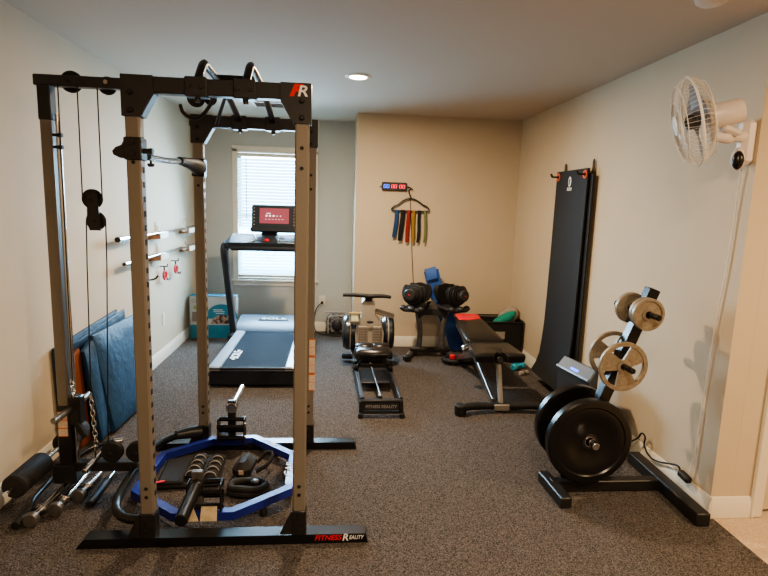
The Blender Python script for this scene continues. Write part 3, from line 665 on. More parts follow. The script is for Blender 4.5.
# bag and cord by the outlet
bg_ = thing('storage_bag', 'clear plastic zip bag of dark gear on the floor by the window wall', 'storage bag', (.04, 6.22, 0))
MB().box((.035, 6.20, .125), (.25, .16, .24), b=.045).build('bag', 'bag', bg_)
MB().tube([(-.07, 6.11, .03), (-.08, 6.11, .2), (-.02, 6.11, .24), (.09, 6.11, .24), (.15, 6.11, .2), (.14, 6.11, .03)], .008, 8, 1).build('piping', 'greypaint', bg_)
MB().tube([(-.10, 6.18, .262), (.02, 6.16, .27), (.14, 6.18, .262)], .010, 8, 1).build('top_trim', 'greypaint', bg_)
MB().ell((.03, 6.14, .12), (.07, .05, .08), 14, 8).ell((.09, 6.17, .09), (.06, .06, .07), 14, 8).build('gear', 'plastic', bg_)
pc = thing('extension_cord', 'black power cord plugged into the window wall outlet and trailing on the floor', 'power cord', (-.15, 6.3, 0))
MB().box((-.15, YW - .025, .353), (.03, .035, .03), b=.006).build('plug', 'rubber', pc)
MB().tube([(-.15, YW - .035, .353), (-.19, 6.25, .33), (-.23, 6.24, .26), (-.24, 6.2, .12), (-.22, 6.18, .02), (-.05, 6.06, .008), (.12, 6.05, .008)], .006, 8, 2).build('cable', 'cord', pc)

# ------------------------------------------------------------------ rowing machine
rw = thing('rowing_machine', 'black and grey rowing machine with a wide handlebar facing the camera', 'rowing machine', (.33, 4.4, 0))
RX = .35
for x0, x1 in ((.213, .175), (.497, .47)):
    MB().bar((x0, 3.72, .115), (x1, 5.15, .135), .028, .05).build('rail', 'plastic', rw)
g = MB(); g.box((RX + .005, 3.715, .118), (.31, .055, .018), b=.004); g.box((RX + .005, 3.70, .035), (.29, .03, .02), b=.003)
for s_ in (-1, 1):
    g.bar((RX + s_ * .145, 3.70, .12), (RX + s_ * .145, 3.70, .03), .03, .03, up=(0, 1, 0)); g.box((RX + s_ * .15, 3.69, .018), (.034, .06, .036), b=.005)
g.build('front_frame', 'black', rw)
o = MB().box((RX, 3.698, .078), (.26, .012, .055), b=.003).build('name_plate', 'plastic', rw)
text('lettering', 'FITNESS REALITY', .032, 'greypaint', (RX, 3.691, .078), (1, 0, 0), (0, 0, 1), o, .95, .0006)
MB().cyl((.355, 3.77, .12), (.325, 4.6, .13), .008, 10).build('centre_rod', 'steel', rw)
MB().cyl((.342, 3.76, .125), (.344, 3.735, .128), .017, 12, b=.004).build('rod_knob', 'rubber', rw)
MB().box((.335, 4.42, .075), (.26, .40, .012), b=.003).build('foot_tray', 'plastic', rw)
MB().box((.332, 4.38, .300), (.31, .24, .075), b=.034).ell((.265, 4.45, .335), (.08, .06, .02), 20, 8).ell((.40, 4.45, .335), (.08, .06, .02), 20, 8).build('seat', 'pad', rw, ang=60)
g = MB(); g.box((.332, 4.40, .250), (.20, .16, .02), b=.004)
for s_ in (-1, 1): g.bar((.332 + s_ * .09, 4.36, .25), (.332 + s_ * .13, 4.36, .165), .02, .02, up=(0, 1, 0)); g.bar((.332 + s_ * .09, 4.48, .25), (.332 + s_ * .13, 4.48, .165), .02, .02, up=(0, 1, 0))
g.box((.332, 4.36, .185), (.25, .02, .02)); g.build('seat_carriage', 'black', rw)
for s_ in (-1, 1):
    for y in (4.36, 4.48): MB().cyl((.332 + s_ * .125, y, .165), (.332 + s_ * .165, y, .165), .024, 16, b=.004).build('carriage_wheel', 'rubber', rw)
MB().box((.33, 4.70, .20), (.24, .03, .06), b=.008).build('light_crossbar', 'trim', rw)
# flywheel drums each side
for x0, x1 in ((.075, .225), (.44, .57)):
    MB().lathe([(.06, 0), (.14, .012), (.165, .04), (.165, x1 - x0 - .03), (.14, x1 - x0 - .008), (.06, x1 - x0)], (x0, 5.0, .315), (1, 0, 0), 36).build('flywheel_drum', 'tank', rw)
    MB().lathe([(.169, 0), (.172, .006), (.169, .012)], ((x0 + x1) / 2 - .006, 5.0, .315), (1, 0, 0), 36).build('drum_band', 'greypaint', rw)
g = MB().prism([(.20, 4.80, .17), (.45, 4.80, .17), (.455, 4.80, .36), (.43, 4.82, .44), (.375, 4.84, .50), (.37, 4.86, .62), (.345, 4.86, .655), (.275, 4.86, .655), (.25, 4.86, .62), (.25, 4.84, .50), (.215, 4.82, .44), (.193, 4.80, .36)], (0, 1, .1), .13)
g.build('body_shell', 'rowgrey', rw)
for s_ in (-1, 1):
    c0 = Vector((.326 + s_ * .066, 4.79, .335)); Rf = Matrix.Rotation(.15, 4, 'X')
    o = MB().box(c0, (.088, .022, .19), Rf, b=.018).build('footrest', 'greycloth', rw)
    g = MB()
    for i in range(4):
        for j in range(6): g.lathe([(.005, 0), (.005, .002)], c0 + Rf @ Vector((-.027 + i * .018, -.0105, -.065 + j * .026)), Rf @ Vector((0, -1, 0)), 8)
    g.build('grip_studs', 'rubber', o)
MB().ell((.326, 4.795, .46), (.032, .008, .014), 16, 8).build('emblem', 'plastic', rw)
MB().prism([(.285, 4.88, .64), (.338, 4.88, .64), (.345, 4.86, .68), (.40, 4.85, .695), (.25, 4.85, .695), (.278, 4.86, .68)], (0, -1, 0), .03).build('handle_mount', 'rubber', rw)
MB().tube([(.073, 4.84, .70), (.15, 4.84, .702), (.25, 4.84, .698), (.31, 4.84, .69), (.38, 4.84, .695), (.45, 4.84, .695), (.515, 4.84, .685)], [.016, .018, .019, .022, .019, .018, .015], 12, 1).build('handlebar', 'rubber', rw)
o = MB().box((.185, 4.80, .495), (.105, .05, .115), Matrix.Rotation(-.2, 4, 'X'), b=.02).build('monitor', 'rowgrey', rw)
MB().box((.185, 4.776, .545), (.105, .02, .018), Matrix.Rotation(-.2, 4, 'X'), b=.004).build('monitor_cap', 'lcdframe', o)
MB().box((.185, 4.773, .502), (.062, .004, .062), Matrix.Rotation(-.2, 4, 'X'), b=.002).build('lcd_display', 'lcd', o)
MB().lathe([(.011, 0), (.009, .006)], (.185, 4.783, .452), (0, -1, 0), 12).build('button', 'lcdframe', o)
MB().bar((.375, 4.90, .545), (.56, 4.93, .485), .028, .05, b=.01).build('side_arm', 'greycloth', rw)
MB().box((.33, 5.10, .05), (.50, .06, .05), b=.012).build('rear_foot', 'black', rw)
MB().prism([(.22, 4.93, .03), (.22, 5.2, .03), (.22, 5.2, .2), (.22, 4.93, .2)], (1, 0, 0), .22).build('rear_frame', 'black', rw)

# ------------------------------------------------------------------ interval timer and band hanger
yb = YB
tm = thing('digital_timer', 'small black digital wall timer with blue and red zeros', 'timer', (.597, yb, 1.68))
Rt = Matrix.Rotation(.0, 4, 'Y')
MB().box((.597, yb - .018, 1.716), (.262, .036, .083), b=.006).build('case', 'plastic', tm)
for x, mm in ((.512, 'ledblue'), (.592, 'ledred'), (.676, 'ledred')):
    g = MB()
    for dx in (-.016, .016):
        pts = [(x + dx + a, yb - .038, 1.716 + b) for a, b in ((-.010, -.017), (-.008, .017), (.012, .017), (.010, -.017))]
        g.tube(pts, .0026, 6, closed=True)
    g.build('digits', mm, tm)
g = MB()
for x, zz in ((.466, 0), (.729, 0)): g.tube([(x, yb - .02, 1.716), (x + (.03 if x > .6 else -.012), yb - .01, 1.716), (x + (.045 if x > .6 else -.018), yb - .004, 1.70)], .004, 6, 1)
g.build('mount_tab', 'rubber', tm)
MB().tube([(.742, yb - .01, 1.715), (.758, yb - .006, 1.68), (.775, yb - .004, 1.55), (.79, yb - .004, 1.35), (.805, yb - .004, 1.1), (.83, yb - .004, .80), (.86, yb - .004, .5)], .0035, 6, 1).build('power_cord', 'cord', tm)
hg = thing('clothes_hanger', 'black plastic clothes hanger on the alcove wall, just under the timer', 'hanger', (.772, yb, 1.50))
y_ = yb - .03
MB().tube([(.772, y_, 1.60), (.71, y_, 1.585), (.655, y_, 1.545), (.645, y_, 1.53), (.60, y_, 1.515), (.572, y_, 1.485), (.585, y_, 1.466), (.78, y_, 1.466), (.955, y_, 1.466), (.975, y_, 1.485), (.945, y_, 1.52), (.90, y_, 1.535), (.885, y_, 1.55), (.83, y_, 1.585), (.772, y_, 1.60)], .008, 8, 1).build('frame', 'plastic', hg)
MB().tube([(.772, y_, 1.60), (.772, y_, 1.63), (.745, y_, 1.655), (.745, y_, 1.69), (.77, y_, 1.705), (.79, y_, 1.69)], .0045, 8, 1).build('hook', 'plastic', hg)
nl = thing('wall_hook', 'small black hook holding the hanger at the right end of the timer', 'wall hook', (.77, yb, 1.7))
MB().cyl((.768, yb, 1.695), (.768, yb - .04, 1.695), .004, 8).cyl((.768, yb - .04, 1.695), (.768, yb - .04, 1.708), .004, 8).build('pin', 'black', nl)
MB().lathe([(.011, 0), (.009, .003)], (.768, yb, 1.695), (0, -1, 0), 12).build('wall_plate', 'black', nl)
bands = [(.627, 1.19, .055, -.016, 'dark blue'), (.690, 1.155, .060, -.018, 'black wide'), (.752, 1.14, .050, -.008, 'dull red'), (.807, 1.14, .042, .0, 'mustard yellow'), (.868, 1.14, .040, -.010, 'slim black'), (.930, 1.14, .034, .004, 'pale green')]
ordn = ['leftmost of the row', 'second from the left', 'third from the left', 'fourth from the left', 'fifth from the left', 'rightmost of the row']
for i, (x, zb, wd_, dx, cn) in enumerate(bands):
    # closed loop of flat latex hung over the hanger bar
    p = []
    for a in range(9):
        t_ = a / 8; p.append((x + dx * t_ + .004 * math.sin(5 * t_ + i), y_ - .012 - .010 * math.sin(PI * t_), 1.466 - (1.466 - zb) * t_))
    path = [(Vector(q), Vector((0, -1, 0))) for q in p]
    back = [(Vector((q[0] + .008, y_ + .014, q[2] + (.02 if k == 0 else 0))), Vector((0, 1, 0))) for k, q in enumerate(reversed(p))]
    g = MB(); top = [(Vector((x, y_ - .011, 1.467)), Vector((0, -1, .3))), (Vector((x, y_ - .004, 1.475)), Vector((0, -.3, 1))), (Vector((x + .004, y_ + .006, 1.475)), Vector((0, .3, 1)))]
    g.ribbon(list(reversed(path)) + top[1:] + [(b, n) for b, n in reversed(back)], (wd_ * .75, .012, 0), .005)
    o = g.build('resistance_band', 'band%d' % i); tag(o, '%s looped resistance band on the black hanger, %s' % (cn, ordn[i]), 'resistance band', 'resistance bands on the hanger')

# ------------------------------------------------------------------ adjustable dumbbells on their stand
SX, SY = .985, 5.27
st = thing('dumbbell_stand', 'grey steel stand with black cradles holding two adjustable dumbbells', 'dumbbell stand', (SX, SY, 0))
for s_ in (-1, 1):
    MB().tube([(SX + s_ * .135, SY, .06), (SX + s_ * .115, SY, .14), (SX + s_ * .115, SY, .30), (SX + s_ * .15, SY, .47)], .027, 12, 1, flat=((0, 1, 0), .8)).build('post', 'steel', st)
    MB().tube([(SX + s_ * .14, SY + .12, .035), (SX + s_ * .20, SY, .04), (SX + s_ * .26, SY - .16, .03)], .030, 10, 1, flat=((0, 0, 1), .9)).build('foot', 'steel', st)
    MB().box((SX + s_ * .262, SY - .17, .032), (.075, .06, .062), rotz(-s_ * .35), b=.012).build('foot_cap', 'rubber', st)
MB().box((SX, SY, .075), (.42, .055, .05), b=.012).build('crossbar', 'black', st)
MB().prism([(SX - .16, SY - .03, .50), (SX + .16, SY - .03, .50), (SX + .14, SY - .03, .40), (SX + .09, SY - .03, .435), (SX + .07, SY - .03, .44), (SX - .07, SY - .03, .44), (SX - .09, SY - .03, .435), (SX - .14, SY - .03, .40)], (0, 1, 0), .06).build('top_plate', 'plastic', st)
MB().prism([(SX - .05, SY - .02, .50), (SX + .06, SY - .02, .50), (SX + .01, SY - .02, .60)], (0, 1, 0), .04).build('centre_gusset', 'steel', st)
for s_ in (-1, 1):
    Rz = rotz(s_ * .42)
    c0 = Vector((SX + s_ * .165, SY - .03, .535))
    g = MB().box(c0 + Vector((0, 0, -.015)), (.20, .40, .04), Rz, b=.014)
    for a_, b_ in ((-.09, -.17), (.09, -.17), (-.09, .17), (.09, .17), (0, -.19)): g.ell(c0 + Rz @ Vector((a_, b_, .0)), (.035, .035, .028), 12, 8)
    g.build('cradle', 'plastic', st)
def make_dumbbell():
    r_ = thing('adjustable_dumbbell', '', 'dumbbell', (0, 0, 0), 'adjustable dumbbells on the stand')
    MB().cyl((0, -.07, 0), (0, .07, 0), .017, 16).build('handle', 'rubber', r_)
    for s_ in (-1, 1):
        y = .065
        for k, (rad, th) in enumerate(((.112, .014), (.110, .013), (.100, .012), (.090, .012), (.076, .011), (.062, .010))):
            mb = MB(); prof = []
            n = 28; vs = []; fs = []
            for yy, rr in ((y, rad - .004), (y + .003, rad), (y + th - .003, rad), (y + th, rad - .004)):
                for i in range(n):
                    a = 2 * PI * i / n; q = rr * (1 - (.28 if math.sin(a) > .62 else 0) * min(1, (math.sin(a) - .62) * 5))
                    vs.append((q * math.cos(a), s_ * yy, q * math.sin(a)))
            for j in range(3):
                for i in range(n): i2 = (i + 1) % n; fs.append((j * n + i, j * n + i2, (j + 1) * n + i2, (j + 1) * n + i))
            fs.append(tuple(range(n - 1, -1, -1))); fs.append(tuple(range(3 * n, 4 * n)))
            mb.add(vs, fs).build('weight_disc', 'plastic' if k % 2 else 'rubber', r_); y += th + .007
        o = MB().lathe([(.052, 0), (.052, .02), (.044, .03), (.02, .031)], (0, s_ * y, 0), (0, s_, 0), 24).build('dial', 'plastic', r_)
        MB().box((0, s_ * (y + .032), 0), (.022, .002, .008), Matrix.Rotation(.35, 4, 'Y'), b=.0005).build('dial_mark', 'redpad', o)
    return r_
db = make_dumbbell(); d2 = copy_tree(db); db.scale = d2.scale = (1.13, 1.02, 1.13)
db.location = (SX - .165, SY - .03, .672); db.rotation_euler = (0, 0, -.52); db['label'] = 'black adjustable dumbbell on the left cradle, the one nearer the rowing machine'
d2.location = (SX + .175, SY - .03, .668); d2.rotation_euler = (0, 0, .52); d2['label'] = 'black adjustable dumbbell on the right cradle, the one nearer the weight bench'

bf = thing('foam_mat', 'narrow royal blue foam mat leaning behind the dumbbells against the alcove wall', 'exercise mat', (1.15, 5.5, 0))
path = []
P_ = [(1.005, 5.545, .86), (1.03, 5.53, .76), (1.08, 5.52, .60), (1.17, 5.50, .40), (1.26, 5.48, .20), (1.31, 5.46, .02)]
for q in P_: path.append((Vector(q), Vector((.15, -1, .1))))
MB().ribbon(path, (.145, 0, .035), .03).build('mat', 'bluefoam', bf)
MB().ribbon([(Vector((.99, 5.53, .885)), (.2, -1, .4)), (Vector((.995, 5.50, .85)), (.1, -1, .1)), (Vector((1.01, 5.49, .77)), (.1, -1, .1))], (.11, 0, .03), .022).build('folded_end', 'bluefoam', bf)

# ------------------------------------------------------------------ weight bench
BX = 1.27
bn = thing('weight_bench', 'black adjustable weight bench with a red headrest patch', 'weight bench', (BX, 4.3, 0))
def pad(name, m, outline, z0, z1, t, par):
    """padded board: outline in XY, z varies with Y from z0 to z1"""
    ys = [p[1] for p in outline]; ya, yb2 = min(ys), max(ys); c = Vector((sum(p[0] for p in outline) / len(outline), sum(ys) / len(ys), 0))
    vs = []; fs = []; K = len(outline)
    for off, sc2 in ((-t, .93), (-t * .8, .985), (-t * .3, 1), (-t * .08, .985), (0, .93), (.004, .5)):
        for px_, py_ in outline:
            q = c + (Vector((px_, py_, 0)) - c) * sc2; zz = z0 + (z1 - z0) * (q.y - ya) / (yb2 - ya) + off; vs.append((q.x, q.y, zz))
    for r2 in range(5):
        for i in range(K): j = (i + 1) % K; fs.append((r2 * K + i, r2 * K + j, (r2 + 1) * K + j, (r2 + 1) * K + i))
    fs.append(tuple(range(K - 1, -1, -1))); fs.append(tuple(range(5 * K, 6 * K)))
    return MB().add(vs, fs).build(name, m, par, ang=50)
def rr_(pts, r=.03, n=4):
    out = []; K = len(pts)
    for i in range(K):
        a, b, c = Vector((*pts[i - 1], 0)), Vector((*pts[i], 0)), Vector((*pts[(i + 1) % K], 0))
        u = b + (a - b).normalized() * r; v_ = b + (c - b).normalized() * r
        for k in range(n + 1):
            t_ = k / n; q = u * (1 - t_) ** 2 + b * 2 * t_ * (1 - t_) + v_ * t_ ** 2; out.append((q.x, q.y))
    return out
pad('seat', 'pad', rr_([(BX - .20, 3.86), (BX - .045, 3.86), (BX - .035, 3.93), (BX + .035, 3.93), (BX + .045, 3.86), (BX + .20, 3.86), (BX + .185, 4.27), (BX - .155, 4.27)], .022), .425, .42, .065, bn)
bk = pad('backrest', 'pad', rr_([(BX - .155, 4.30), (BX + .165, 4.30), (BX + .12, 4.70), (BX + .09, 4.92), (BX - .13, 4.92), (BX - .155, 4.62)], .03), .425, .52, .06, bn)
pad('headrest_patch', 'redpad', rr_([(BX - .128, 4.765), (BX - .04, 4.745), (BX + .095, 4.80), (BX + .092, 4.922), (BX - .132, 4.922)], .02), .4985, .5265, .05, bk)
g = MB(); g.bar((BX, 3.80, .06), (BX, 3.92, .36), .055, .03, up=(1, 0, 0)); g.box((BX, 3.79, .04), (.12, .07, .05), b=.006); g.build('front_post', 'rowgrey', bn)
MB().tube([(BX - .33, 3.72, .045), (BX - .27, 3.75, .058), (BX - .12, 3.79, .045), (BX + .12, 3.79, .045), (BX + .27, 3.77, .058), (BX + .33, 3.75, .045)], .033, 12, 1, flat=((0, 0, 1), .85)).build('front_foot', 'rubber', bn)
for x in (BX - .325, BX + .325): MB().lathe([(.038, 0), (.044, .008), (.044, .072), (.036, .08)], (x, 3.73 if x < BX else 3.755, 0), (0, 0, 1), 18).build('foot_cap', 'rubber', bn)
MB().bar((BX - .05, 3.82, .07), (BX - .05, 4.90, .40), .03, .05).build('rail_tube', 'steel', bn)
MB().bar((BX + .02, 3.95, .355), (BX + .02, 4.25, .345), .06, .04).build('seat_frame', 'steel', bn)
MB().bar((BX - .02, 4.20, .34), (BX - .06, 5.0, .07), .05, .05).build('spine', 'steel', bn)
MB().bar((BX - .14, 4.20, .35), (BX - .12, 4.85, .43), .02, .03).build('back_frame', 'steel', bn)
MB().lathe([(.035, -.03), (.045, -.02), (.045, .02), (.035, .03)], (BX - .17, 4.30, .34), (1, 0, 0), 20).build('adjust_pivot', 'chrome', bn)
MB().cyl((BX + .0, 3.93, .36), (BX + .0, 3.87, .38), .028, 14, b=.005).build('seat_handle', 'rubber', bn)
MB().tube([(BX - .12, 5.12, .04), (BX - .19, 5.06, .04), (BX - .17, 4.98, .04), (BX - .06, 4.95, .04), (BX + .04, 4.97, .04), (BX + .12, 5.01, .04), (BX + .09, 5.09, .04)], .03, 12, 1, flat=((0, 0, 1), .9)).build('rear_foot', 'rubber', bn)
MB().box((BX - .12, 4.97, .085), (.05, .05, .045), b=.008).build('wheel_lock', 'redpad', bn)

# fabric bin with towels
bi = thing('storage_bin', 'black fabric storage bin in the alcove corner behind the bench', 'storage bin', (1.65, 5.22, 0))
g = MB(); b0 = (1.425, 5.13, 1.905, 5.50); hb = .392
o_ = rr_([(b0[0], b0[1]), (b0[2], b0[1]), (b0[2], b0[3]), (b0[0], b0[3])], .05, 5); i_ = rr_([(b0[0] + .015, b0[1] + .015), (b0[2] - .015, b0[1] + .015), (b0[2] - .015, b0[3] - .015), (b0[0] + .015, b0[3] - .015)], .045, 5)
K = len(o_); vs = [(x, y, 0) for x, y in o_] + [(x, y, hb + .01 * math.sin(k)) for k, (x, y) in enumerate(o_)] + [(x, y, hb + .01 * math.sin(k)) for k, (x, y) in enumerate(i_)] + [(x, y, .03) for x, y in i_]
fs = [tuple(range(K - 1, -1, -1)), tuple(range(3 * K, 4 * K))]
for r2 in range(3):
    for i in range(K): j = (i + 1) % K; fs.append((r2 * K + i, r2 * K + j, (r2 + 1) * K + j, (r2 + 1) * K + i))
g.add(vs, fs).build('body', 'bin', bi)
MB().box((1.66, 5.128, .265), (.10, .004, .075), b=.001).build('label_card', 'greycloth', bi)
MB().tube([(x, y, hb + .005) for x, y in o_], .009, 8, closed=True).build('rim_binding', 'rubber', bi)
MB().tube([(b0[2] + .003, 5.22, .34), (b0[2] + .006, 5.25, .28), (b0[2] + .006, 5.36, .28), (b0[2] + .003, 5.39, .34)], .008, 8, 1).build('side_handle', 'rubber', bi)
def cloth(name, m, c, sx, sy, sz, rz, lab, cat):
    n = 22; k = 12; vs = []; fs = []; Rz = rotz(rz) @ Matrix.Rotation(-.55, 4, 'Y')
    for i in range(k + 1):
        a = PI * (i + .001) / (k + .002)
        for j in range(n):
            b_ = 2 * PI * j / n; q = 1 + .09 * math.sin(3 * b_ + 2 * a) + .06 * math.sin(7 * b_ + 5 * a)
            vs.append(Vector(c) + Rz @ Vector((sx * math.sin(a) * math.cos(b_) * q, sy * math.sin(a) * math.sin(b_) * q, sz * math.cos(a) * q)))
    for i in range(k):
        for j in range(n): j2 = (j + 1) % n; fs.append((i * n + j, (i + 1) * n + j, (i + 1) * n + j2, i * n + j2))
    o = MB().add(vs, fs).build(name, m, ang=80); tag(o, lab, cat); return o
cloth('rolled_towel', 'teal', (1.71, 5.22, .405), .15, .045, .05, .05, 'teal green rolled cloth sticking out of the black fabric bin', 'towel')
cloth('rolled_towel', 'greycloth', (1.80, 5.34, .42), .12, .065, .085, .05, 'grey crumpled cloth on top of the black fabric bin', 'towel')
for i, (p0, p1, r_, mm, lab) in enumerate((((1.70, 4.80, .033), (1.84, 4.90, .033), .032, 'turq', 'turquoise foam-covered hand weight on the carpet by the hanging mat, the nearer one'), ((1.76, 4.96, .03), (1.86, 5.00, .03), .03, 'turq', 'turquoise hand weight partly hidden behind the bench, the farther one'), ((1.72, 4.66, .02), (1.81, 4.70, .02), .02, 'greycloth', 'small grey roll lying in front of the turquoise hand weights'))):
    hw = thing('hand_weight' if mm == 'turq' else 'cloth_roll', lab, 'hand weight' if mm == 'turq' else 'cloth roll', ((p0[0] + p1[0]) / 2, (p0[1] + p1[1]) / 2, 0))
    p0, p1 = Vector(p0), Vector(p1); d_ = (p1 - p0).normalized()
    if mm == 'turq':
        MB().cyl(p0, p1, r_ * .5, 12).build('grip', mm, hw)
        for q, s_ in ((p0, 1), (p1, -1)): MB().lathe([(r_ * .8, 0), (r_, .006), (r_, .04), (r_ * .8, .046)], q, d_ * s_, 10).build('weight_head', mm, hw)
    else:
        MB().cyl(p0, p1, r_, 14, b=.004).build('roll', mm, hw); MB().cyl((p0 + p1) / 2 - d_ * .006, (p0 + p1) / 2 + d_ * .006, r_ + .001, 14).build('band', 'plastic', hw)

# ------------------------------------------------------------------ long mat hung on the right wall
lm = thing('hanging_mat', 'long charcoal exercise mat hanging from hooks on the right wall, curling out at the floor', 'exercise mat', (1.86, 4.22, 0))
prof = [(1.868, 1.845), (1.866, 1.6), (1.864, 1.2), (1.860, .8), (1.855, .55), (1.845, .40), (1.832, .27), (1.805, .18), (1.765, .105)]
path = []
for i, (x, z) in enumerate(prof):
    a = prof[max(i - 1, 0)]; b_ = prof[min(i + 1, len(prof) - 1)]; tn = Vector((b_[0] - a[0], 0, b_[1] - a[1])).normalized()
    path.append((Vector((x, 4.215, z)), Vector((tn.z, 0, -tn.x)) * 1))
MB().ribbon(path, (0, .57, .0), .014).build('mat', 'longmat', lm, ang=60)
MB().ribbon([(Vector((1.888, 4.165, z)), Vector((-1, 0, 0))) for z in (1.80, 1.2, .6, .06)], (0, .56, 0), .010).build('back_layer', 'longmat', lm)
e = 1.858
for y in (4.46, 3.97):
    MB().lathe([(.016, 0), (.018, .003), (.032, .004), (.034, .0)], (e, y, 1.80), (-1, 0, 0), 20, closed=True).build('eyelet', 'eyelet', lm)
lg = MB()
lg.ell((e - .003, 4.225, 1.755), (.002, .028, .040), 18, 10); lg.build('logo', 'whitepaint', lm)
MB().tube([(e - .0055, 4.215, 1.775), (e - .0055, 4.225, 1.755), (e - .0055, 4.222, 1.73)], .006, 6, 1).build('logo_mark', 'longmat', lm)
text('lettering', 'BODI', .034, 'whitepaint', (e - .002, 4.225, 1.695), (0, -1, 0), (0, 0, 1), lm, 1., .001)
for i, y in enumerate((4.46, 3.97)):
    hk = thing('wall_hook', ('black peg hook through the far orange eyelet of the hanging mat', 'black peg hook through the near orange eyelet of the hanging mat')[i], 'wall hook', (XR, y, 1.80), 'hooks holding the charcoal mat')
    MB().cyl((XR, y, 1.80), (1.80, y, 1.80), .0075, 10).cyl((1.803, y, 1.80), (1.79, y, 1.825), .0085, 10).build('peg', 'rubber', hk)
    MB().box((XR - .004, y, 1.80), (.008, .04, .05), b=.002).build('wall_plate', 'black', hk)
for i, y in enumerate((4.445, 3.945)):
    wp = thing('wooden_pole', ('thin wooden pole whose tip shows above the far corner of the hanging mat', 'thin wooden pole standing along the near edge of the hanging mat')[i], 'pole', (XR - .02, y, 0), 'wooden poles behind the hanging mat')
    MB().tube([(XR - .017, y, 0), (XR - .017, y, .95), (XR - .017, y, 1.88)], .010, 12).build('shaft', 'woodpole', wp)
    MB().lathe([(.010, 0), (.0105, .01), (.006, .03), (.003, .034)], (XR - .017, y, 1.88), (0, 0, 1), 12).build('tip', 'woodpole', wp)

# ------------------------------------------------------------------ heater/speaker box with the lit panel
sp = thing('portable_speaker', 'dark upright speaker box with slanted grey panel lit blue, behind the plate tree', 'speaker', (1.66, 3.40, 0))
A_, B_, C_, D_ = Vector((1.566, 3.515, .45)), Vector((1.642, 3.575, .50)), Vector((1.70, 3.235, .50)), Vector((1.625, 3.165, .45))
nn = (D_ - A_).cross(B_ - A_).normalized(); nn = nn if nn.z > 0 else -nn
g = MB(); fr = [A_, B_, C_, D_]; extra = Vector((.03, .02, 0))
top = [A_, B_, B_ + extra, C_ + extra, C_, D_]
vs = [p - nn * .012 for p in top] + [Vector((p.x + (.0 if k in (1, 2, 3, 4) else .015), p.y, .0)) for k, p in enumerate(top)]
g.add(vs, [(0, 1, 2, 3, 4, 5), (11, 10, 9, 8, 7, 6)] + [(i, (i + 1) % 6, (i + 1) % 6 + 6, i + 6) for i in range(6)]); g.build('cabinet', 'plastic', sp)
o = MB().prism([p - nn * .012 for p in fr], nn, .016).build('control_panel', 'spkgrey', sp)
u_ = (D_ - A_); v_ = (B_ - A_)
def pp(a, b, h=.005): return A_ + u_ * a + v_ * b + nn * h
MB().prism([pp(.38, .22), pp(.62, .22), pp(.62, .38), pp(.38, .38)], nn, .001).build('blue_display', 'ledblue', o)
g = MB()
for a, b in ((.35, .62), (.5, .66), (.66, .45), (.75, .45), (.86, .5)): g.lathe([(.005, 0), (.005, .001)], pp(a, b), nn, 10)
g.box(pp(.12, .5), (.004, .02, .002)); g.build('buttons', 'tmgrey', o)
MB().tube([pp(.0, .02, .002), pp(1, .02, .002)], .011, 8).build('panel_lip', 'tmgrey', o)

# ------------------------------------------------------------------ plate tree
PY = 2.715
pt = thing('plate_tree', 'black steel weight plate tree with a slanted post, by the right wall', 'plate rack', (1.55, PY, 0))
MB().bar((1.32, PY, .075), (1.705, PY, 1.125), .062, .062, up=(0, 1, 0), b=.004).build('post', 'blackgloss', pt)
MB().bar((1.20, 2.655, .035), (1.86, 2.655, .035), .058, .058, b=.004).build('base_beam', 'black', pt)
MB().bar((1.200, 2.76, .031), (1.212, 2.47, .031), .062, .060, b=.005).build('side_foot', 'black', pt)
MB().bar((1.858, 2.97, .035), (1.835, 2.29, .035), .072, .068, b=.005).build('side_foot', 'black', pt)
g = MB(); g.box((1.34, 2.69, .085), (.14, .012, .10)); g.bar((1.30, 2.69, .07), (1.50, 2.69, .07), .05, .05)
g.bar((1.56, PY, .06), (1.42, PY, .33), .05, .05, up=(0, 1, 0)); g.build('post_brace', 'black', pt)
def px_(z): return 1.32 + (z - .075) / 1.05 * .385
pegs = [(1.370, .315, .020, 2.52, 2.93, 'chrome'), (1.518, .728, .0155, 2.505, 2.93, 'blackgloss'), (1.626, 1.006, .0155, 2.505, 2.93, 'blackgloss')]
for x, z, r_, y0, y1, mm in pegs: MB().cyl((x, y0, z), (x, y1, z), r_, 18, b=.003).build('plate_peg', mm, pt)
def bumper(c, R_, lab):
    o = thing('bumper_plate', lab, 'weight plate', (c[0], c[1], c[2] - R_), 'big rubber plates on the plate tree')
    w_ = .028
    MB().lathe([(.042, -w_ * .55), (.11, -w_ * .55), (.12, -w_ * .75), (R_ - .045, -w_ * .75), (R_ - .038, -w_), (R_ - .008, -w_), (R_, -w_ + .008), (R_, w_ - .008), (R_ - .008, w_), (R_ - .038, w_), (R_ - .045, w_ * .75), (.12, w_ * .75), (.11, w_ * .55), (.042, w_ * .55)], c, (0, -1, 0), 64, closed=True).build('disc', 'blackgloss', o)
    MB().lathe([(.0265, -w_ * .7), (.042, -w_ * .7), (.044, -w_ * .55), (.044, w_ * .55), (.042, w_ * .7), (.0265, w_ * .7)], c, (0, -1, 0), 32, closed=True).build('hub_ring', 'black', o)
    MB().lathe([(.025, -w_ * .72), (.029, -w_ * .72), (.029, w_ * .74), (.025, w_ * .74)], c, (0, -1, 0), 32, closed=True).build('hub_insert', 'chrome', o)
bumper((1.365, 2.60, .315), .232, 'big black rubber weight plate on the front peg, nearest the camera')
bumper((1.395, 2.835, .310), .232, 'big black rubber weight plate on the rear peg, half hidden behind its twin')
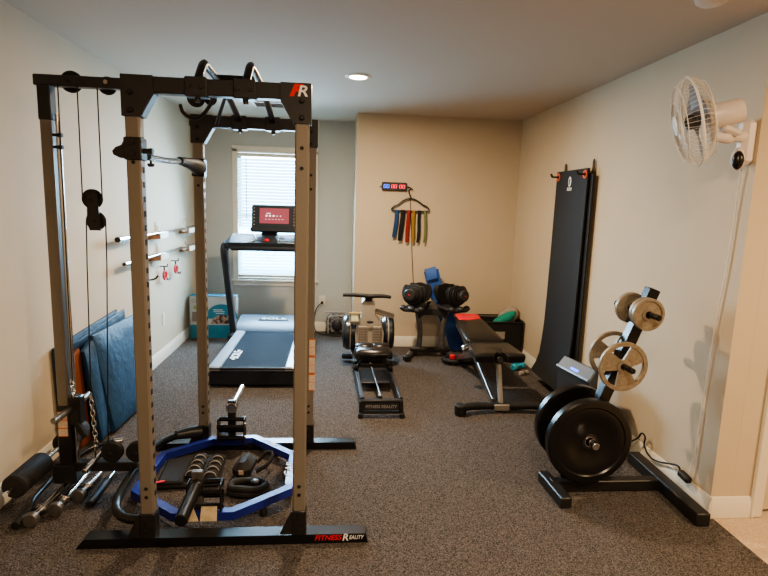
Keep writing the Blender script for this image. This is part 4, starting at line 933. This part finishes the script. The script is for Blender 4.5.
def grip_plate(c, R_, lab):
    o = thing('grip_plate', lab, 'weight plate', (c[0], c[1], c[2] - R_), 'beige open-spoke plates on the plate tree')
    w_ = .011; g = MB()
    g.lathe([(R_ - .022, -w_), (R_ - .003, -w_), (R_, -w_ + .003), (R_, w_ - .003), (R_ - .003, w_), (R_ - .022, w_)], c, (0, -1, 0), 56, closed=True); g.build('rim', 'goldplate', o)
    g = MB(); C0 = Vector(c)
    g.lathe([(.018, -w_), (.036, -w_), (.036, w_), (.018, w_)], c, (0, -1, 0), 32, closed=True)
    for k in range(3):
        a = .75 + k * 2 * PI / 3; d1 = Vector((math.cos(a), 0, math.sin(a))); t1 = Vector((-math.sin(a), 0, math.cos(a)))
        q = [C0 + d1 * .022 - t1 * .028, C0 + d1 * (R_ - .015) - t1 * .062, C0 + d1 * (R_ - .008), C0 + d1 * (R_ - .015) + t1 * .062, C0 + d1 * .022 + t1 * .028]
        g.prism([p_ + Vector((0, w_ * .6, 0)) for p_ in q], (0, -1, 0), w_ * 1.2)
        q2 = [C0 + d1 * .045 - t1 * .02, C0 + d1 * (R_ - .035) - t1 * .04, C0 + d1 * (R_ - .035) + t1 * .04, C0 + d1 * .045 + t1 * .02]
        g.prism([p_ + Vector((0, -w_ * .6, 0)) for p_ in q2], (0, -1, 0), .002)
    g.build('spokes', 'goldplate', o)
grip_plate((1.515, 2.60, .726), .133, 'beige iron grip plate on the front middle peg of the plate tree')
grip_plate((1.555, 2.79, .738), .133, 'beige iron grip plate on the rear middle peg, behind its twin')
def small_plate(c, R_, lab):
    o = thing('small_plate', lab, 'weight plate', (c[0], c[1], c[2] - R_), 'small beige solid plates on the plate tree'); w_ = .013
    MB().lathe([(.018, -w_ * .8), (.034, -w_ * .8), (.036, -w_ * .4), (R_ - .018, -w_ * .4), (R_ - .014, -w_), (R_ - .003, -w_), (R_, -w_ + .003), (R_, w_ - .003), (R_ - .003, w_), (R_ - .014, w_), (R_ - .018, w_ * .4), (.036, w_ * .4), (.034, w_ * .8), (.018, w_ * .8)], c, (0, -1, 0), 44, closed=True).build('disc', 'goldplate', o)
    MB().lathe([(.0165, -w_), (.019, -w_), (.019, w_), (.0165, w_)], c, (0, -1, 0), 24, closed=True).build('hub_insert', 'black', o)
small_plate((1.622, 2.60, 1.006), .086, 'small solid beige plate on the front top peg of the plate tree')
small_plate((1.630, 2.645, 1.008), .082, 'small solid beige plate right behind the front one on the top peg')
small_plate((1.635, 2.79, 1.006), .086, 'small solid beige plate on the rear top peg of the plate tree')

# ------------------------------------------------------------------ wall fan
fn = thing('wall_fan', 'white caged wall fan mounted high on the right wall', 'fan', (XR, 2.43, 1.93))
FC = Vector((1.575, 2.35, 1.935)); n = Vector((-.90, .40, -.25)).normalized(); FR = .194
fx, fy, fz = frame_z(n)
def fp(a, rr, h): return FC + fx * (math.cos(a) * rr) + fy * (math.sin(a) * rr) + n * h
g = MB(); g.tube([fp(2 * PI * i / 40, FR, .0) for i in range(40)], .0055, 8, closed=True); g.build('cage_rim', 'whitegrill', fn)
g = MB(); K = 56
for i in range(K):
    a = 2 * PI * i / K
    g.tube([fp(a, FR, .004), fp(a, FR * .93, .035), fp(a, FR * .6, .060), fp(a, .045, .066)], .0009, 4, 1)
for rr, h in ((.10, .064), (.165, .05)): g.tube([fp(2 * PI * i / 36, rr, h) for i in range(36)], .0018, 5, closed=True)
g.build('front_grille', 'whitegrill', fn)
g = MB()
for i in range(K):
    a = 2 * PI * i / K
    g.tube([fp(a, FR, -.004), fp(a, FR * .92, -.04), fp(a, FR * .6, -.065), fp(a, .06, -.07)], .001, 4, 1)
for rr, h in ((.10, -.07), (.165, -.055)): g.tube([fp(2 * PI * i / 36, rr, h) for i in range(36)], .0018, 5, closed=True)
g.build('rear_grille', 'whitegrill', fn)
MB().lathe([(.045, .06), (.044, .07), (.02, .076)], FC, n, 28).build('centre_badge', 'whitegrill', fn)
for k in range(3):
    a0 = k * 2 * PI / 3 + .4; vs = []; fs = []
    for i in range(9):
        rr = .035 + (.165 - .035) * i / 8
        for j in range(7):
            t_ = (j / 6 - .5) * (1.1 + .35 * math.sin(PI * i / 8)); vs.append(fp(a0 + t_ + .25 * i / 8, rr, -.012 + .028 * (j / 6 - .5) - .0))
    for i in range(8):
        for j in range(6): fs.append((i * 7 + j, i * 7 + j + 1, i * 7 + j + 8, i * 7 + j + 7))
    m3 = MB().add([v for v in vs] + [v - n * .002 for v in vs], fs + [tuple(q + 63 for q in reversed(f_)) for f_ in fs]); m3.build('blade', 'blade', fn)
MB().lathe([(.02, -.03), (.032, -.025), (.032, .02), (.012, .03)], FC, n, 20).build('blade_hub', 'plastic', fn)
mo = (-n)
MB().lathe([(.050, .060), (.056, .075), (.053, .175), (.047, .195), (.03, .20)], FC, mo, 32).build('motor_housing', 'white', fn)
g = MB(); g.bar(FC + mo * .12 + Vector((0, 0, -.055)), FC + mo * .18 + Vector((.02, .0, -.10)), .05, .03, b=.01); g.tube([FC + mo * .10 + Vector((0, 0, -.09)), FC + mo * .16 + Vector((.0, 0, -.115)), (1.77, 2.38, 1.885), (1.87, 2.41, 1.89)], [.020, .024, .024, .028], 14, 1); g.build('swivel_arm', 'white', fn)
MB().lathe([(.014, -.034), (.014, .034)], (1.745, 2.365, 1.885), (0, 1, 0), 16).build('pivot_knob', 'whitegrill', fn)
MB().box((1.890, 2.412, 1.865), (.068, .068, .21), b=.02).build('wall_mount', 'white', fn)
MB().ell((1.862, 2.412, 1.790), (.028, .032, .055), 20, 12).build('remote_holder', 'white', fn)
MB().ell((1.850, 2.396, 1.782), (.025, .024, .043), 20, 12).build('sensor_lens', 'blackgloss', fn)
pts = [(1.905, 2.44, 1.78), (1.912, 2.445, 1.6), (1.914, 2.46, 1.30), (1.912, 2.49, .95), (1.914, 2.50, .6), (1.912, 2.515, .3), (1.905, 2.525, .155)]
pts = [(x, y + .006 * math.sin(k * 2.1), z) for k, (x, y, z) in enumerate(pts)]
MB().tube(pts, .0038, 8, 2).build('power_cord', 'whitecord', fn)
ap = thing('power_adapter', 'black power adapter at the baseboard with a looping black cord, by the plate tree foot', 'power adapter', (1.88, 2.54, .1))
MB().box((1.888, 2.535, .135), (.040, .085, .038), Matrix.Rotation(.12, 4, 'X'), b=.01).build('brick', 'rubber', ap)
MB().tube([(1.888, 2.575, .145), (1.895, 2.60, .165), (1.897, 2.68, .135), (1.893, 2.78, .095), (1.890, 2.86, .085), (1.890, 2.93, .13), (1.888, 2.91, .19), (1.888, 2.96, .20), (1.885, 2.98, .15), (1.86, 3.02, .11), (1.82, 3.05, .05), (1.80, 3.06, .012)], .0055, 8, 2).build('cord', 'cord', ap)

# ------------------------------------------------------------------ light
def area(name, loc, rot, size, col, power, sy=None, shape='DISK', spread=PI):
    l = bpy.data.lights.new(name, 'AREA'); l.shape = shape; l.size = size; l.color = col; l.energy = power; l.spread = spread
    if sy: l.size_y = sy
    o = bpy.data.objects.new(name, l); o.location = loc; o.rotation_euler = rot; COL.objects.link(o); return o
WARM = (1, .76, .51)
area('lamp_recessed', (.14, 4.09, H - .03), (0, 0, 0), .12, WARM, 50)
area('lamp_recessed', (.75, .85, H - .03), (0, 0, 0), .12, WARM, 34)
area('lamp_recessed', (.14, -1.2, H - .03), (0, 0, 0), .12, WARM, 24)
area('lamp_recessed', (2.9, .9, H - .03), (0, 0, 0), .12, (1, .72, .42), 40)
# daylight arriving through the blind
area('daylight', (-.70, YW - .02, 1.35), (-PI / 2 + .3, 0, 0), .85, (.48, .76, 1), 84, 1.35, 'RECTANGLE', 2.3)
area('sky_outside', (-.70, YW + .6, 1.6), (-PI / 2, 0, 0), 1.6, (.75, .9, 1), 60, 1.8, 'RECTANGLE')
wd = bpy.data.worlds.new('world'); wd.use_nodes = True; bpy.context.scene.world = wd
nt = wd.node_tree; bg = nt.nodes['Background']; bg.inputs[0].default_value = (.72, .88, 1, 1); bg.inputs[1].default_value = 5.0

# ------------------------------------------------------------------ camera
f, pitch, roll, yaw, hc = 536.2, .1543, -.0325, .0923, 1.5263
F = Vector((math.sin(yaw) * math.cos(pitch), math.cos(yaw) * math.cos(pitch), -math.sin(pitch)))
R0 = Vector((math.cos(yaw), -math.sin(yaw), 0)); U0 = R0.cross(F)
Rr = R0 * math.cos(roll) - U0 * math.sin(roll); Uu = R0 * math.sin(roll) + U0 * math.cos(roll)
cd = bpy.data.cameras.new('camera'); cd.sensor_width = 36; cd.lens = f * 36 / 768; cd.clip_start = .05
cam = bpy.data.objects.new('camera', cd); mw = Matrix((Rr, Uu, -F)).transposed().to_4x4(); mw.translation = (0, 0, hc); cam.matrix_world = mw
COL.objects.link(cam); sc = bpy.context.scene; sc.camera = cam
sc.view_settings.view_transform = 'AgX'; sc.view_settings.look = 'AgX - Medium High Contrast'; sc.view_settings.exposure = .58
